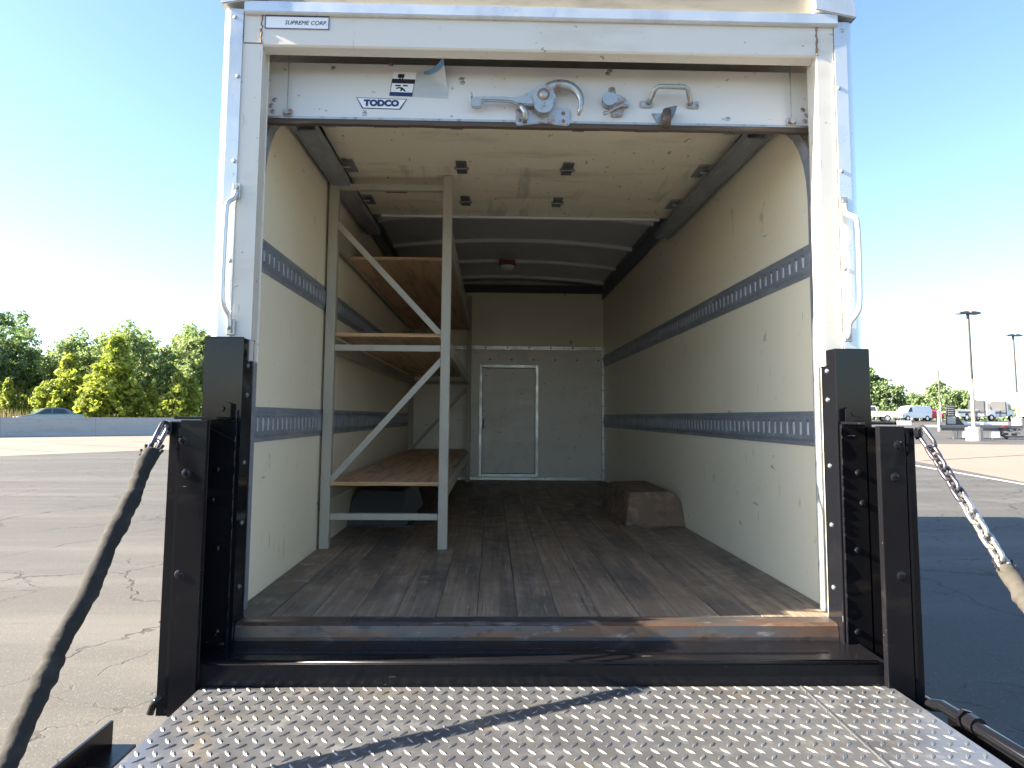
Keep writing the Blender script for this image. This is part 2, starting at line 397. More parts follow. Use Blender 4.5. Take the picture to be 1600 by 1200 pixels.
# slotted cargo tracks
def cargo_track(s, z0, z1):
    m = MB(); bm = m.bm
    y0, y1 = .06, LEN - .02
    xf = s * (WI - .012); xb = s * (WI - .002)
    h = z1 - z0; za, zb = z0 + .030, z1 - .030         # the slotted band between two lips
    pitch = .0715
    n = int((y1 - y0) / pitch)
    def q(*p): bm.faces.new([bm.verts.new(Vector(v)) for v in p])
    xl = s * (WI - .005)
    for (a, b) in ((z0, za - .012), (zb + .012, z1)):  # lips
        q((xl, y0, a), (xl, y1, a), (xl, y1, b), (xl, y0, b))
    q((xl, y0, za - .012), (xl, y1, za - .012), (xf, y1, za), (xf, y0, za))
    q((xf, y0, zb), (xf, y1, zb), (xl, y1, zb + .012), (xl, y0, zb + .012))
    for zz in (z0, z1): q((s * WI, y0, zz), (s * WI, y1, zz), (xl, y1, zz), (xl, y0, zz))
    for i in range(n):
        a = y0 + i * pitch; b = a + pitch; c = (a + b) / 2; zc = (za + zb) / 2; hw = .0135; hh = (zb - za) / 2 - .006; ch = .008
        inner = [(c - hw, zc - hh + ch), (c - hw + ch, zc - hh), (c + hw - ch, zc - hh), (c + hw, zc - hh + ch), (c + hw, zc + hh - ch), (c + hw - ch, zc + hh), (c - hw + ch, zc + hh), (c - hw, zc + hh - ch)]
        outer = [(a, zc - hh + ch), (a, za), (b, za), (b, zc - hh + ch), (b, zc + hh - ch), (b, zb), (a, zb), (a, zc + hh - ch)]
        vi = [bm.verts.new((xf, *p)) for p in inner]; vo = [bm.verts.new((xf, *p)) for p in outer]; vd = [bm.verts.new((xb, *p)) for p in inner]
        for k in range(8):
            bm.faces.new((vo[k], vo[(k + 1) % 8], vi[(k + 1) % 8], vi[k]))
            bm.faces.new((vi[k], vi[(k + 1) % 8], vd[(k + 1) % 8], vd[k]))
    t = m.build('cargo_track', 'steel_track', truck)
    # the bright tongues that sit in the slots, and the rivets: too small to pick apart
    m = MB()
    for i in range(n):
        c = y0 + (i + .5) * pitch
        m.box(s * (WI - .0025), s * (WI - .0075), c - .009, c + .013, zc - hh + .010, zc + hh - .010)
    m.build('slot_tongues', 'slot_steel', t, kind='stuff')
    m = MB()
    k = 0; yy = y0 + .18
    while yy < y1:
        for zz in (z0 + .009, z1 - .009): m.dome((xl, yy, zz), (-s, 0, 0), .006, .004, 6)
        yy += .61
    m.build('rivets', 'zinc', t, kind='stuff')
for s in (-1, 1):
    cargo_track(s, 1.348, 1.486); cargo_track(s, .633, .779)
# floor boards
fl = MB().box(-1.16, 1.16, .02, 5.99, -.06, -.034).build('floor', 'dark_steel', truck)
edges = [-1.158 + 2.316 * k / 15 for k in range(16)]
for i in range(15):
    a, b = edges[i] + .0009, edges[i + 1] - .0009
    dz = rnd.uniform(-.0015, .0005)
    MB().box(a, b, .0, LEN - .005, -.033, dz, bev=.0015).build('plank', 'floor_wood', fl)
# threshold
th = MB().prism([(-.001, -.001), (-.070, -.003), (-.086, -.012), (-.0915, -.050), (-.0915, -.085), (-.001, -.085)], 0, -1.10, 1.10).build('threshold', 'sill_steel', truck)
# bulkhead at the front of the box
bk = MB().box(-1.16, 1.16, LEN, LEN + .03, 1.56, 2.30).build('upper_bulkhead', 'liner', truck)
MB().box(-1.16, 1.16, LEN + .031, LEN + .12, -.12, 2.44).build('front_skin', 'white_paint', bk)
lw = MB()
for a in ((-1.158, -.338, -.01, 1.545), (.372, 1.158, -.01, 1.545), (-.338, .372, 1.368, 1.545), (-.338, .372, -.01, .038)):
    lw.box(a[0], a[1], LEN - .028, LEN + .02, a[2], a[3])
lower = lw.build('lower_bulkhead', 'bulkhead', truck)
MB().box(-1.158, 1.158, LEN - .045, LEN - .002, 1.545, 1.598, bev=.004).build('cross_rail', 'aluminium', lower)
rv = MB()
for k in range(9):
    x = -1.05 + k * .262; rv.dome((x, LEN - .046, 1.572), (0, -1, 0), .012, .008); rv.dome((x + .05, LEN - .029, 1.43), (0, -1, 0), .012, .007)
rv.build('rivets', 'hinge_steel', lower, kind='stuff')
dr = MB().box(-.298, .332, LEN - .034, LEN + .005, .078, 1.325, bev=.004).build('bulkhead_door', 'bulkhead', truck)
MB().box(-.338, -.300, LEN - .048, LEN + .01, .040, 1.366, bev=.003).build('frame_post', 'aluminium', dr)
MB().box(.336, .374, LEN - .048, LEN + .01, .040, 1.366, bev=.003).build('frame_post', 'aluminium', dr)
MB().box(-.300, .336, LEN - .050, LEN + .01, 1.330, 1.368, bev=.003).build('frame_head', 'aluminium', dr)
MB().box(-.300, .336, LEN - .050, LEN + .01, .036, .074, bev=.003).build('frame_sill', 'aluminium', dr)
MB().box(-.290, -.274, LEN - .050, LEN - .034, .60, .72, bev=.003).build('door_pull', 'dark_steel', dr)
MB().box(-1.158, 1.158, LEN - .04, LEN - .028, -.0, .028).build('base_trim', 'aluminium', lower)
for s in (-1, 1):
    c = MB().box(s * 1.128, s * 1.159, LEN - .062, LEN - .029, .0, 1.598, bev=.003).build('corner_trim', 'aluminium', lower)
    rv = MB()
    for k in range(8): rv.dome((s * 1.143, LEN - .062, .12 + k * .19), (0, -1, 0), .010, .006, 6)
    rv.build('rivets', 'hinge_steel', c, kind='stuff')
# roof with bows
def rz(x): return 2.40 - .075 * (x / 1.16) ** 2
m = MB(); n = 14
xs_ = [-1.24 + 2.48 * i / n for i in range(n + 1)]
m.prism([(x, rz(x)) for x in xs_] + [(x, rz(x) + .025) for x in reversed(xs_)], 1, .0, LEN + .1)
rf = m.build('roof', 'roof_skin', truck)
for y in (2.95, 3.86, 4.76, 5.62):
    m = MB(); xs2 = [-1.14 + 2.28 * i / 12 for i in range(13)]
    m.prism([(x, rz(x) - .032) for x in xs2] + [(x, rz(x) - .001) for x in reversed(xs2)], 1, y, y + .045)
    m.build('roof_bow', 'bow_steel', rf)
MB().box(-1.16, 1.16, LEN - .10, LEN - .002, 2.246, 2.33).build('gap_shade_strip', 'gap_shade', rf)  # dark strip: shade of the gap under the roof, put in as colour
lamp = MB().box(-.125, .045, 4.62, 4.72, 2.305, 2.366, bev=.006).build('dome_lamp', 'red_plastic', truck)
m = MB(); m.dome((-.04, 4.66, 2.306), (0, 0, -1), .078, .055, 14); m.build('lens', 'lens_white', lamp, smooth=True)
# wheel boxes inside
for s in (-1, 1):
    t = bmesh.new()
    y0, y1, x0, h = 2.27, 3.46, .75, .225
    P = [(s * x0, y0, .0), (s * WI, y0 - .02, .0), (s * WI, y1, .0), (s * x0, y1, .0), (s * (x0 + .05), y0 + .15, h - .01), (s * (WI - .06), y0 + .15, h), (s * (WI - .06), y1 - .15, h), (s * (x0 + .05), y1 - .15, h - .01), (s * WI, y0 + .10, h * .72), (s * WI, y1 - .10, h * .72)]
    v = [t.verts.new(p) for p in P]
    for f in ((0, 1, 8, 5, 4), (0, 4, 7, 3), (4, 5, 6, 7), (3, 7, 6, 9, 2), (5, 8, 9, 6), (1, 2, 9, 8), (0, 3, 2, 1)): t.faces.new([v[i] for i in f])
    bmesh.ops.recalc_face_normals(t, faces=t.faces[:])
    bmesh.ops.bevel(t, geom=t.edges[:], offset=.008, segments=2, affect='EDGES')
    m = MB(); m.merge(t); wb = m.build('wheel_box', 'rust' if s > 0 else 'dark_steel', truck)
    MB().box(s * .722, s * 1.150, y0 - .050, y0 - .004, .0015, .0055).build('floor_flange', 'rust' if s > 0 else 'dark_steel', wb)
    MB().box(s * .705, s * .748, y0 - .003, y1, .0015, .0055).build('floor_flange', 'rust' if s > 0 else 'dark_steel', wb)
    for k in range(4): bolt((s * (.78 + k * .115), y0 - .027, .0055), (0, 0, 1), .010, .005, wb, 'dark_steel')
# rear frame: header, jambs, corner extrusions, gutter
hd = MB().prism([(-.05, 2.197), (-.044, 2.190), (.0, 2.178), (.004, 2.182), (.004, 2.3725), (-.047, 2.3725), (-.05, 2.315)], 0, -1.172, 1.172).build('header', 'white_paint', truck)
gu = MB().prism([(-.02, 2.316), (-.062, 2.312), (-.070, 2.32), (-.070, 2.362), (-.05, 2.372), (0, 2.372)], 0, -1.168, 1.185, bev=.002).build('gutter_rail', 'aluminium', hd)
MB().prism([(-.040, 2.3745), (.02, 2.3745), (.02, 2.455), (-.040, 2.455)], 0, -1.088, 1.088).build('roof_edge', 'roof_edge', hd)
for s in (-1, 1):
    j = MB().box(s * 1.10, s * 1.172, -.05, .04, .95, 2.20, bev=.004, seg=2).build('door_jamb', 'white_paint', truck)
    MB().box(s * 1.124, s * 1.165, .0, .045, -.1, .949).build('lower_jamb', 'white_paint', j)
    m = MB(); pts = [(s * 1.174, .05), (s * 1.174, -.056)]
    for k in range(7):
        a = R(90 * k / 6); pts.append((s * (1.222 + .03 * math.sin(a)), -.030 - .028 * math.cos(a)))
    pts.append((s * 1.252, .05))
    m.prism(pts, 2, .0, 2.335); cp = m.build('corner_post', 'aluminium', truck)
    rv = MB()
    for z in (2.30, 2.06, 1.72, 1.33): rv.dome((s * (1.186 + .02 * (z > 2.2)), -.057, z), (0, -1, 0), .009, .006, 8)
    rv.build('rivets', 'rusty_zinc', cp, kind='stuff')
    # top corner cap
    m = MB(); pts = [(s * 1.09, 2.375), (s * 1.258, 2.342), (s * 1.258, 2.40), (s * 1.235, 2.44), (s * 1.19, 2.455), (s * 1.09, 2.46)]
    m.prism(pts, 1, -.078, .06, bev=.004); m.build('corner_cap', 'aluminium', cp)
    # grab handle
    if s > 0: hp = [(1.187, -.066, 1.585), (1.188, -.072, 1.545), (1.198, -.090, 1.533), (1.212, -.104, 1.524), (1.218, -.108, 1.49), (1.216, -.108, 1.19), (1.210, -.104, 1.155), (1.196, -.086, 1.130), (1.188, -.072, 1.115), (1.187, -.066, 1.06)]
    else: hp = [(-1.168, -.066, 1.60), (-1.172, -.072, 1.570), (-1.180, -.088, 1.557), (-1.188, -.100, 1.545), (-1.192, -.104, 1.52), (-1.194, -.104, 1.19), (-1.190, -.100, 1.16), (-1.182, -.086, 1.135), (-1.176, -.072, 1.12), (-1.174, -.066, 1.065)]
    sm = []
    for i in range(len(hp) - 1):
        for k in range(3):
            t_ = k / 3; sm.append(Vector(hp[i]).lerp(Vector(hp[i + 1]), t_))
    sm.append(Vector(hp[-1]))
    for _ in range(2): sm = [sm[0]] + [(sm[i - 1] + sm[i] * 2 + sm[i + 1]) / 4 for i in range(1, len(sm) - 1)] + [sm[-1]]
    gh = MB().tube(sm, .0095, 10).build('grab_handle', 'white_paint' if s > 0 else 'aluminium', cp, smooth=True)
for s in (-1, 1):
    for zc_ in ((1.585, 1.075) if s > 0 else (1.60, 1.075)):
        x = s * (1.187 if s > 0 else 1.171)
        pl = MB().box(x - .015, x + .015, -.064, -.058, zc_ - .030, zc_ + .030, bev=.002).build('handle_plate', 'zinc', truck)
        for dz in (-.014, .014): MB().cyl((x, -.064, zc_ + dz), (x, -.072, zc_ + dz), .008, 6).build('bolt', 'zinc', pl)
for s in (-1, 1):
    m = MB(); pts = [(s * (1.104 + rnd.uniform(-.003, .003)), -.0505, 2.196 + .012 * k) for k in range(11)]
    m.tube(pts, [rnd.uniform(.002, .006) for _ in pts], 6); m.build('rust_seam', 'rust', hd)
# builder's plate on the header
bp_ = MB().box(-1.091, -.839, -.0535, -.0508, 2.258, 2.312).build('maker_label', 'print_white', hd)
m = MB()
for a in ((-1.091, -.839, 2.3085, 2.312), (-1.091, -.839, 2.258, 2.2615), (-1.091, -1.0875, 2.2616, 2.3084), (-.8425, -.839, 2.2616, 2.3084)): m.box(a[0], a[1], -.0545, -.0538, a[2], a[3])
m.build('label_border', 'print_navy', hd)
text('label_lettering', 'SUPREME CORP.', .0235, (-.931, -.0541, 2.284), 'print_black', hd, shear=.25, width=.98)

# ------------------------------------------------------------------ roll-up door
door = empty('roll_up_door', (0, .1, 1.94)); door.parent = truck; door.location = Vector((0, .1, 1.94)) - Vector((0, 0, G))
BY, BZ, TY, TZ = .10, 1.962, .130, 2.212                   # bottom and top of the hanging panel
pn = MB().prism([(BY, BZ), (TY, TZ), (TY + .026, TZ - .002), (BY + .026, BZ - .002)], 0, -1.128, 1.148).build('door_panel', 'door_paint', door)
we = MB()
seg = 46
for i in range(seg):
    x0 = -1.128 + 2.276 * i / seg; x1 = -1.128 + 2.276 * (i + 1) / seg
    dz = -.022 - .004 * mnoise.noise(Vector((i * .37, 0, 0)))
    we.box(x0, x1, BY + .001, BY + .029, BZ + dz, BZ - .0025)
we.build('bottom_edge', 'wood_edge', door)
MB().box(-1.128, 1.148, BY - .0025, BY + .003, BZ - .003, BZ + .006).build('edge_strip', 'zinc', door)
# panels that lie overhead, seen from below
rows = [(.165, 2.205, .62, 2.182), (.625, 2.182, 1.235, 2.165), (1.24, 2.165, 1.885, 2.165), (1.89, 2.165, 2.275, 2.170)]
for y0, z0, y1, z1 in rows:
    MB().prism([(y0, z0), (y1, z1), (y1, z1 + .02), (y0, z0 + .02)], 0, -1.045, 1.065).build('door_panel', 'door_inside', door)
for y, z, sc in ((.62, 2.180, 1), (1.237, 2.163, 1), (1.887, 2.163, 1)):
    for x in (-.37, .235, -1.0, 1.0):
        edge = abs(x) > .9
        m = MB().box(x - .030, x + .030, y - .100, y + .100, z - .0075, z - .0005, bev=.002)
        h_ = m.build('hinge', 'hinge_steel' if not edge else 'rusty_zinc', door)
        if edge:
            pass
for y, z in ((.62, 2.172), (1.237, 2.155), (1.887, 2.155)):
    for x in (-.37, .235):
        MB().cyl((x - .042, y, z - .002), (x + .042, y, z - .002), .007, 8).build('hinge_pin', 'hinge_steel', door)
    for x in (-1.0, 1.0):
        s = 1 if x > 0 else -1
        MB().cyl((x, y, z - .004), (s * 1.075, y, z - .004), .008, 8).build('roller_pin', 'rusty_zinc', door)
MB().box(-.87, -.735, 1.70, 1.735, 2.1585, 2.164).build('red_tape', 'print_red', door)
MB().box(-.98, 1.0, 2.262, 2.290, 2.150, 2.1655).build('top_seal', 'bow_steel', door)
# door track, each side
for s in (-1, 1):
    xa = s * 1.075
    m = MB().prism([(xa, 2.20), (xa + s * .055, 2.20), (xa + s * .055, 2.085), (xa + s * .046, 2.085), (xa + s * .046, 2.19), (xa, 2.19)], 1, .55, 2.55)
    m.prism([(xa - s * .045, 2.095), (xa + s * .044, 2.095), (xa + s * .044, 2.087), (xa - s * .045, 2.087)], 1, .56, 2.54)
    m.prism([(xa - s * .045, 2.128), (xa - s * .038, 2.128), (xa - s * .038, 2.096), (xa - s * .045, 2.096)], 1, .56, 2.54)
    tr = m.build('door_track', 'steel_track', truck)
    m = MB(); pts = []                                  # the bend that drops behind the jamb
    for k in range(9):
        a = R(90 * k / 8); pts.append((s * 1.128, .55 - .46 * math.sin(a), 2.11 - .46 * (1 - math.cos(a))))
    for a, b in zip(pts, pts[1:]): m.bar(a, b, .055, .010, up=(1, 0, 0))
    m.bar(pts[-1], (s * 1.128, .09, .0), .010, .055, up=(0, 1, 0))
    m.build('track_bend', 'steel_track', tr)
    for y in (1.1, 1.75, 2.4):
        MB().bar((s * 1.118, y, 2.20), (s * 1.14, y, 2.335), .035, .006, up=(0, 1, 0)).build('track_hanger', 'steel_track', tr)
# lifting cables and anchors at the panel's ends
for s, x in ((-1, -1.032), (1, 1.052)):
    m = MB().tube([(x, BY - .012, BZ + .022), (x + .002 * s, BY - .006, 2.20), (x + .004 * s, BY + .02, 2.33)], .0026, 6)
    m.build('lift_cable', 'zinc', door)
    m = MB().box(x - .018, x + .018, BY - .010, BY + .004, BZ + .004, BZ + .034, bev=.003)
    m.cyl((x - .014, BY - .014, BZ + .018), (x + .018, BY - .014, BZ + .018), .009, 10)
    m.cyl((x, BY - .024, BZ + .018), (x, BY - .004, BZ + .018), .012, 8)
    m.build('cable_anchor', 'rusty_zinc', door)
    for k, (dx, dz) in enumerate(((-.045, .026), (-.05, .052), (-.042, .078))):
        bolt((x + s * abs(dx) * 1.4, BY - .001 + dz * .12, BZ + dz), (0, -1, .12), .011, .004, door, 'zinc')
def onp(x, z, out=0.0):                              # a point on the hanging panel's outside face
    t_ = (z - BZ) / (TZ - BZ); return Vector((x, BY + (TY - BY) * t_ - out, z))
for x, z in ((-.72, 1.985), (.79, 1.992), (-.32, 2.135), (-.325, 2.15), (.29, 2.19), (.30, 2.205), (-.62, 2.21), (-.86, 2.19)):
    bolt(onp(x, z), (0, -1, .12), .011, .004, door, 'zinc')
# maker's badge
bz = [(-.757, 2.058), (-.548, 2.054), (-.574, 2.007), (-.731, 2.009)]
def plate(poly, out0, out1):
    m = MB(); a = [m.bm.verts.new(onp(x, z, out1)) for x, z in poly]; b = [m.bm.verts.new(onp(x, z, out0)) for x, z in poly]; k = len(poly)
    m.bm.faces.new(a)
    for i in range(k): m.bm.faces.new((a[i], b[i], b[(i + 1) % k], a[(i + 1) % k]))
    bmesh.ops.recalc_face_normals(m.bm, faces=m.bm.faces[:]); return m
def inset(poly, f, cx=None):
    c = Vector((sum(p[0] for p in poly) / len(poly), sum(p[1] for p in poly) / len(poly)))
    r_ = []
    for p in poly:
        d = Vector(p) - c; r_.append((c.x + math.copysign(max(0, abs(d.x) - f * 1.5), d.x), c.y + math.copysign(max(0, abs(d.y) - f), d.y)))
    return r_
plate(bz, .0005, .002).build('badge', 'print_black', door)
plate(inset(bz, .0028), .0022, .003).build('badge_face', 'print_white', door)
text('badge_lettering', 'TODCO', .037, onp(-.652, 2.032, .0042), 'print_navy', door, shear=.0, bold=.0024, width=1.04, rotx=R(90 - 7.3))
# safety sticker with its two pictures, and the paper curling off beside it
st = [(-.608, 2.180), (-.512, 2.178), (-.527, 2.066), (-.622, 2.068)]
plate(st, .0005, .0016).build('sticker', 'print_white', door)
def srect(u0, u1, v0, v1):
    def P(u, v):
        tp = Vector(st[0]).lerp(Vector(st[1]), u); bt = Vector(st[3]).lerp(Vector(st[2]), u); q = bt.lerp(tp, v); return (q.x, q.y)
    return [P(u0, v0), P(u1, v0), P(u1, v1), P(u0, v1)]
m = plate(srect(.0, 1, .0, .16), .0017, .0024); m.build('sticker_band', 'print_navy', door)
m = plate(srect(.0, 1, .52, .70), .0017, .0024); m.build('sticker_band', 'print_black', door)
m = MB()
for r_ in ((.22, .50, .75, .90), (.30, .36, .70, .75), (.42, .47, .70, .75), (.18, .42, .40, .455), (.52, .72, .405, .46), (0, .02, .16, .52), (.98, 1, .16, .52)):
    t = plate(srect(*r_), .0017, .0024); me = bpy.data.meshes.new('t'); t.bm.to_mesh(me); t.bm.free(); m.bm.from_mesh(me); bpy.data.meshes.remove(me)
def spoly(pts):
    q = [srect(u, u, v, v)[0] for u, v in pts]
    t = plate(q, .0017, .0024); me = bpy.data.meshes.new('t'); t.bm.to_mesh(me); t.bm.free(); m.bm.from_mesh(me); bpy.data.meshes.remove(me)
spoly([(.22, .32), (.34, .37), (.50, .36), (.60, .29), (.70, .19), (.62, .20), (.52, .26), (.50, .21), (.42, .21), (.46, .29), (.36, .32), (.28, .28)])
m.build('sticker_picture', 'print_black', door)
m = MB(); nu, nv = 14, 8; gr = []
for j in range(nv + 1):
    row = []
    for i in range(nu + 1):
        u, v = i / nu, j / nv
        tp = Vector((-.510, 2.184)).lerp(Vector((-.370, 2.178)), u); bt = Vector((-.525, 2.066)).lerp(Vector((-.380, 2.060)), u)
        q = bt.lerp(tp, v); lift = max(0, u * .9 + v * 1.0 - 1.15)
        p = onp(q.x - lift * .035, q.y + lift * lift * .05, .0015 + lift * lift * .16)
        row.append(m.bm.verts.new(p))
    gr.append(row)
for j in range(nv):
    for i in range(nu): m.bm.faces.new((gr[j][i], gr[j][i + 1], gr[j + 1][i + 1], gr[j + 1][i]))
pp = m.build('peeling_paper', 'paper', door, smooth=True)
pp.data.materials.append(MATS['paper_blue'])
for f in pp.data.polygons:
    if f.index // nu == nv - 1 and f.index % nu > 2: f.material_index = 1
# big cast hook latch
def zplate(poly, y0, y1, name, mt, bev=.004):
    m = MB(); m.prism(poly, 1, y0, y1, bev=bev); return m.build(name, mt, door)
m = MB(); m.prism([(-.097, 2.016), (.122, 2.018), (.130, 2.010), (.130, 1.958), (.118, 1.946), (.060, 1.950), (.02, 1.956), (-.02, 1.952), (-.085, 1.944), (-.097, 1.950)], 1, .092, .104, bev=.003)
m.build('latch_plate', 'rusty_zinc', door)
m = MB()
m.prism([(-.282, 2.045), (-.275, 2.050), (-.150, 2.054), (-.105, 2.050), (-.075, 2.058), (-.035, 2.082), (.01, 2.094), (.045, 2.090), (.066, 2.070), (.068, 2.045), (.058, 2.026), (.02, 2.018), (-.04, 2.018), (-.09, 2.020), (-.115, 2.030), (-.150, 2.033), (-.235, 2.034), (-.240, 2.004), (-.270, 2.002), (-.282, 2.012)], 1, .060, .082, bev=.005)
m.prism([(-.282, 2.046), (-.274, 2.050), (-.276, 2.070), (-.283, 2.070)], 1, .058, .080, bev=.002)
m.build('latch_lever', 'zinc', door)
hk = []
for k in range(11):
    a = R(150 - 152 * k / 10); hk.append((.088 + .082 * math.cos(a), 2.035 + .078 * math.sin(a), .082 - .020 * k / 10))
hk += [(.166, 2.005, .060), (.160, 1.978, .058)]
m = MB(); m.tube([(x, y, z) for x, z, y in hk], [.022, .024, .024, .023, .022, .021, .020, .018, .016, .014, .012, .010, .006], 10); m.build('latch_hook', 'zinc', door, smooth=True)
m = MB(); m.cyl((.015, .050, 2.056), (.015, .094, 2.056), .045, 20); m.cyl((.015, .046, 2.020), (.015, .092, 2.020), .040, 18); m.build('latch_hub', 'zinc', door)
m = MB(); m.cyl((.015, .044, 2.058), (.015, .050, 2.058), .026, 20); ring = m.build('pivot_ring', 'rust', door)
m = MB(); m.dome((.015, .044, 2.058), (0, -1, 0), .017, .006, 16); m.build('pivot_pin', 'zinc', door)
m = MB(); m.tube([(-.083, .070, 2.020), (-.070, .060, 2.005), (-.060, .058, 1.985), (-.058, .066, 1.965), (-.060, .085, 1.958)], [.014, .013, .012, .011, .010], 8); m.build('thumb_catch', 'zinc', door, smooth=True)
for x, z in ((.10, 1.998), (.10, 1.965), (-.08, 1.965)): bolt((x, .092, z), (0, -1, 0), .009, .004, door, 'rust')
# small spring catch
m = MB(); m.prism([(.262, 2.070), (.285, 2.085), (.325, 2.080), (.352, 2.066), (.372, 2.050), (.372, 2.030), (.352, 2.034), (.345, 1.990), (.300, 1.988), (.296, 2.022), (.268, 2.030), (.258, 2.048)], 1, .078, .104, bev=.004); ct = m.build('spring_catch', 'rusty_zinc', door)
m = MB(); m.cyl((.300, .070, 2.078), (.300, .080, 2.098), .015, 10); m.cyl((.290, .066, 2.056), (.290, .080, 2.056), .030, 14); m.tube([(.345, .066, 2.030), (.31, .060, 2.012), (.280, .056, 1.992), (.262, .054, 1.984)], [.006, .006, .006, .009], 8); m.build('catch_lever', 'zinc', door)
# pull handle
m = MB(); m.tube([(.455, .094, 2.052), (.463, .075, 2.064), (.472, .052, 2.090), (.488, .044, 2.100), (.595, .044, 2.099), (.610, .050, 2.090), (.622, .072, 2.064), (.632, .094, 2.050)], .0105, 10); m.build('pull_handle', 'zinc', door, smooth=True)
for x in (.447, .642):
    MB().box(x - .026, x + .026, .098, .107, 2.034, 2.062, bev=.004).build('handle_foot', 'zinc', door)
# strap bracket with its tube
m = MB(); m.prism([(.468, 2.010), (.560, 2.008), (.545, 1.962), (.490, 1.966)], 1, .096, .102, bev=.002); m.build('bracket_plate', 'zinc', door)
m = MB(); m.prism([(.508, 2.008), (.565, 2.022), (.548, 1.975), (.526, 1.960), (.506, 1.985)], 1, .040, .096, bev=.004); m.build('strap_bracket', 'dark_steel', door)
m = MB(); m.tube([(.522, .050, 2.000), (.516, .036, 1.950), (.513, .030, 1.925)], .018, 12); m.build('pull_tube', 'wood_edge', door, smooth=True)

# ------------------------------------------------------------------ liftgate
PZ = -.147
for s in (-1, 1):
    top = 1.012 if s > 0 else 1.028
    post = MB().box(s * 1.102, s * 1.236, -.122, -.003, -.16, top, bev=.004, seg=2).build('liftgate_post', 'black_paint', truck)
    for z in (.93, .82, .57, .35, .12): bolt((s * 1.102, -.055, z), (-s, 0, 0), .010, .007, post, 'dark_steel')
    rail = MB().box(s * 1.112, s * 1.206, -.134, -.120, -.15, .728, bev=.003).build('runner_face', 'black_worn', truck)
    for x, z in ((1.172, .55), (1.160, .27), (1.185, .44), (1.150, -.02)): bolt((s * x, -.134, z), (0, -1, 0), .013, .006, rail, 'black_paint', 10)
    m = MB()                                          # weld beads along the edges
    for x in (1.112,):
        zz = -.12
        while zz < .70:
            l_ = rnd.uniform(.02, .07); m.tube([(s * x, -.133, zz), (s * (x + rnd.uniform(-.001, .001)), -.135, zz + l_ / 2), (s * x, -.133, zz + l_)], .0032, 6); zz += l_ + rnd.uniform(.0, .03)
    m.build('weld_bead', 'black_worn', rail, kind='stuff')
    # the slide that carries the platform
    xi, xm, xo = (1.150, 1.240, 1.279) if s > 0 else (1.142, 1.222, 1.262)
    sl = MB().box(s * xi, s * xm, -.330, -.302, -.228, .724, bev=.003, seg=2)
    sl.box(s * (xm + .001), s * xo, -.322, -.302, -.228, .719, bev=.003)
    sl.box(s * (xo - .014), s * (xo - .001), -.3015, -.09, -.228, .719)
    sl.box(s * 1.210, s * (xo - .0145), -.1335, -.123, -.228, .719)
    slide = sl.build('slide_post', 'black_worn', truck)
    MB().box(s * (xm + .004), s * (xm + .014), -.328, -.3225, -.22, .70).build('wear_strip', 'black_paint', slide)
    for x, z in ((1.20, .55), (1.215, .66), (1.208, .22)):
        w = bolt((s * x, -.330, z), (0, -1, 0), .016, .004, slide, 'black_paint', 12)
    # top plate, lug and pivot
    MB().box(s * 1.118, s * 1.262, -.30, -.10, .729, .738).build('top_plate', 'black_worn', rail)
    m = MB().prism([(s * 1.125, .738), (s * 1.195, .738), (s * 1.175, .778), (s * 1.150, .792), (s * 1.125, .785)], 1, -.152, -.140, bev=.002)
    m.cyl((s * 1.158, -.160, .768), (s * 1.158, -.132, .768), .011, 10)
    m.build('lifting_lug', 'black_paint', rail)
    m = MB(); m.prism([(-.134, -.06), (-.31, -.145), (-.31, -.205), (-.134, -.205)], 0, s * 1.145, s * 1.157, bev=.002); m.build('gusset', 'black_worn', rail)
    # side arm beside the platform
    arm = MB().prism([(s * 1.327, -.185), (s * 1.335, -.185), (s * 1.335, -.263), (s * 1.255, -.263), (s * 1.255, -.255), (s * 1.327, -.255)], 1, -1.55, -.47 if s < 0 else -.36).build('side_arm', 'black_worn', truck)
    if s > 0:
        m = MB().tube([(1.285, -.23, -.200), (1.290, -.33, -.200), (1.312, -.36, -.192), (1.312, -1.40, -.176)], .020, 12); m.build('arm_tube', 'black_paint', arm, smooth=True)
        m = MB(); m.cyl((1.312, -.47, -.186), (1.312, -.485, -.186), .030, 6); m.cyl((1.312, -.50, -.186), (1.312, -.54, -.186), .027, 12); m.build('arm_nut', 'black_worn', arm)
    else:
        m = MB().tube([(-1.250, -.312, -.165), (-1.276, -.316, -.195), (-1.284, -.32, -.226)], .012, 8); m.build('arm_hook', 'black_paint', arm, smooth=True)
# small white tag on the right top plate
MB().box(1.225, 1.275, -.312, -.310, .728, .744).build('warning_tag', 'print_white', truck)
# bed extension: black shelf and riser
ext = MB().prism([(-.094, -.062), (-.288, -.066), (-.300, -.074), (-.304, -.150), (-.304, -.24), (-.094, -.24)], 0, -1.155, 1.155).build('bed_extension', 'black_worn', truck)
MB().tube([(-1.12, -.300, -.072), (1.13, -.300, -.072)], .0085, 8).build('edge_bar', 'black_worn', ext, smooth=True)
m = MB()
for x0, x1, y in ((-1.05, .95, -.235), (-.2, 1.0, -.225), (-.9, .2, -.19)): m.box(x0, x1, y, y + .006, -.0655, -.0625)
m.build('scored_line', 'black_paint', ext)
